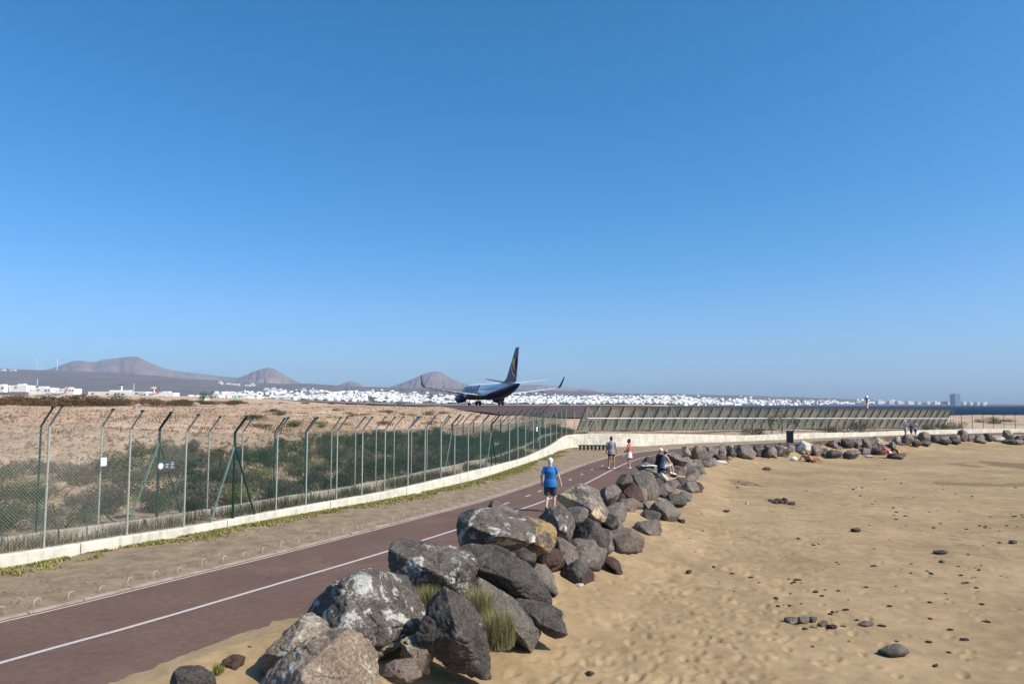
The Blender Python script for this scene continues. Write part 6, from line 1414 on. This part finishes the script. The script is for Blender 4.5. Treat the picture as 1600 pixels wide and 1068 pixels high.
person((c[0], c[1], 0.0), math.radians(60), 'woman in red top and short white skirt standing beside the man in grey', dict(aL=(-.09, -.02, .09), aR=(.13, .02, .09), eL=(-.24, .05, 1.16), wL=(-.16, .2, 1.05), eR=(.25, .04, 1.16), wR=(.17, .2, 1.05)), 'brown', .95, .88, cloth('coral_cotton', (.52, .13, .12)), .25, cloth('white_skirt', (.60, .58, .56)), .5, dark_h, None, False, white_shoe, .011, True, vest=True, hair_bun=True)
SIT = dict(pelvis=(0, 0, .10), waist=(0, .03, .26), chest=(0, .07, .47), collar=(0, .11, .60), neck=(0, .13, .66), head=(0, .17, .785), hL=(-.1, .02, .08), kL=(-.14, .42, .14), aL=(-.14, .52, -.26), tL=(-.15, .68, -.32), hR=(.1, .02, .08), kR=(.14, .42, .14), aR=(.14, .50, -.28), tR=(.15, .66, -.34),
           sL=(-.185, .1, .57), eL=(-.24, .22, .34), wL=(-.13, .38, .24), sR=(.185, .1, .57), eR=(.24, .22, .34), wR=(.13, .40, .24))
c = PD(1028, 729, 38.0); person(tuple(c), math.radians(-75), 'person in white cap and dark red-trimmed vest sitting on the black rock', SIT, 'brown', 1.0, 1.1, cloth('dark_red_cotton', (.055, .018, .024)), .3, cloth('blue_grey_shorts', (.16, .19, .26)), .8, None, white_c, False, white_shoe)
c = PD(1036.5, 730.5, 37.6); person(tuple(c), math.radians(-70), 'person in straw hat and blue-grey top sitting nearest the beach on the black rock', SIT, 'pale', .95, 1.0, cloth('blue_grey_cotton', (.20, .22, .29)), .3, cloth('pale_shorts', (.42, .40, .38)), .7, dark_h, cloth('straw', (.42, .33, .20)), True, white_shoe, vest=True)
SUN = dict(pelvis=(0, 0, .11), waist=(0, -.08, .24), chest=(0, -.22, .40), collar=(0, -.30, .52), neck=(0, -.31, .58), head=(0, -.30, .705), hL=(-.1, .03, .10), kL=(-.14, .34, .40), aL=(-.14, .58, .08), tL=(-.15, .74, .04), hR=(.1, .03, .10), kR=(.14, .38, .36), aR=(.14, .66, .08), tR=(.15, .82, .04),
           sL=(-.185, -.29, .49), eL=(-.26, -.42, .26), wL=(-.27, -.5, .04), sR=(.185, -.29, .49), eR=(.26, -.20, .26), wR=(.2, .06, .28))
c = beach_hit(1262, 721.5); person(tuple(c), math.radians(-78), 'tanned sunbather with grey hair leaning back on the sand', SUN, 'tan', 1.05, 1.1, None, .5, cloth('dark_swim', (.03, .03, .04)), .3, plain('grey_hair', (.35, .30, .26), .7), None, False, None, .014)
c = beach_hit(1270, 722.5); person(tuple(c), math.radians(-95), 'sunburnt sunbather with knees up beside the grey-haired one', SUN, 'brown', 1.0, 1.0, None, .5, cloth('orange_swim', (.35, .10, .04)), .3, plain('fair_hair', (.36, .24, .14), .7), None, False, None, .014)
LIE = dict(SUN); LIE.update(chest=(0, -.26, .34), collar=(0, -.36, .43), neck=(0, -.39, .48), head=(0, -.42, .60), kL=(-.12, .44, .26), aL=(-.13, .84, .06), tL=(-.14, .92, .18), kR=(.12, .45, .14), aR=(.13, .9, .05), tR=(.14, .98, .18), sL=(-.185, -.34, .41), sR=(.185, -.34, .41), eL=(-.27, -.48, .22), eR=(.27, -.48, .22), wL=(-.28, -.38, .04), wR=(.28, -.38, .04))
D3 = beach_hit(1400, 717)[1]
c = PD(1388, 708.5, D3); person(tuple(c), math.radians(-80), 'lounging person in pink-red top on the flat black rock', LIE, 'brown', 1.0, 1.0, cloth('pink_red', (.52, .10, .12)), .4, cloth('white_shorts', (.65, .63, .6)), .5, plain('reddish_hair', (.25, .08, .05), .7), None, False, None, .014)
c = PD(1402, 708.5, D3 + .1); person(tuple(c), math.radians(-80), 'lounging person with black hair and legs stretched to the right', LIE, 'tan', 1.0, 1.0, cloth('black_top', (.02, .02, .022)), .4, cloth('yellow_shorts', (.45, .33, .12)), .6, dark_h, None, False, None, .014)
wl_ = dict(kL=(-.10, .12, .5), aL=(-.1, .2, .1), tL=(-.11, .35, .05), kR=(.1, -.02, .5), aR=(.1, -.2, .13), tR=(.11, -.1, .03), eL=(-.26, -.08, 1.16), wL=(-.28, -.02, .92), eR=(.26, .05, 1.17), wR=(.27, .16, .95))
for (px, sc, lab, sh, so, hr_, cp) in [(1415, 1.02, 'walker in pale grey clothes and white cap, leftmost of three on the far path', (.52, .50, .49), (.50, .47, .45), None, white_c), (1424, .86, 'shorter walker in dark clothes between the two pale ones', (.10, .09, .10), (.06, .06, .07), dark_h, None), (1430.5, .98, 'walker in light top and dark shorts, rightmost of three on the far path', (.55, .52, .50), (.10, .10, .11), plain('brown_hair', (.10, .06, .04), .7), None)]:
    c = P(px, 681.5, 0.0); person((c[0], c[1], 0), math.radians(-55), lab, wl_, 'tan', sc, 1.0, cloth('walker_top', sh), .6, cloth('walker_shorts', so), .85, hr_, cp, False, white_shoe, .015)

# ------------------------------------------------------------------ haze: the air of the place
m, n_, l_, b_ = mat('haze_air'); n_.remove(b_)
pv = n_.new('ShaderNodeVolumePrincipled'); pv.inputs['Color'].default_value = (0.56, 0.70, 0.94, 1); pv.inputs['Density'].default_value = 6.2e-5; pv.inputs['Anisotropy'].default_value = 0.0
l_.new(pv.outputs[0], [x for x in n_ if x.type == 'OUTPUT_MATERIAL'][0].inputs['Volume'])
mb = MB(); mb.box((0, 6700, 312), (23000, 14000, 636)); tag(mb.build('haze', m, center=False), 'thin blue haze over the far slopes', kind='stuff')
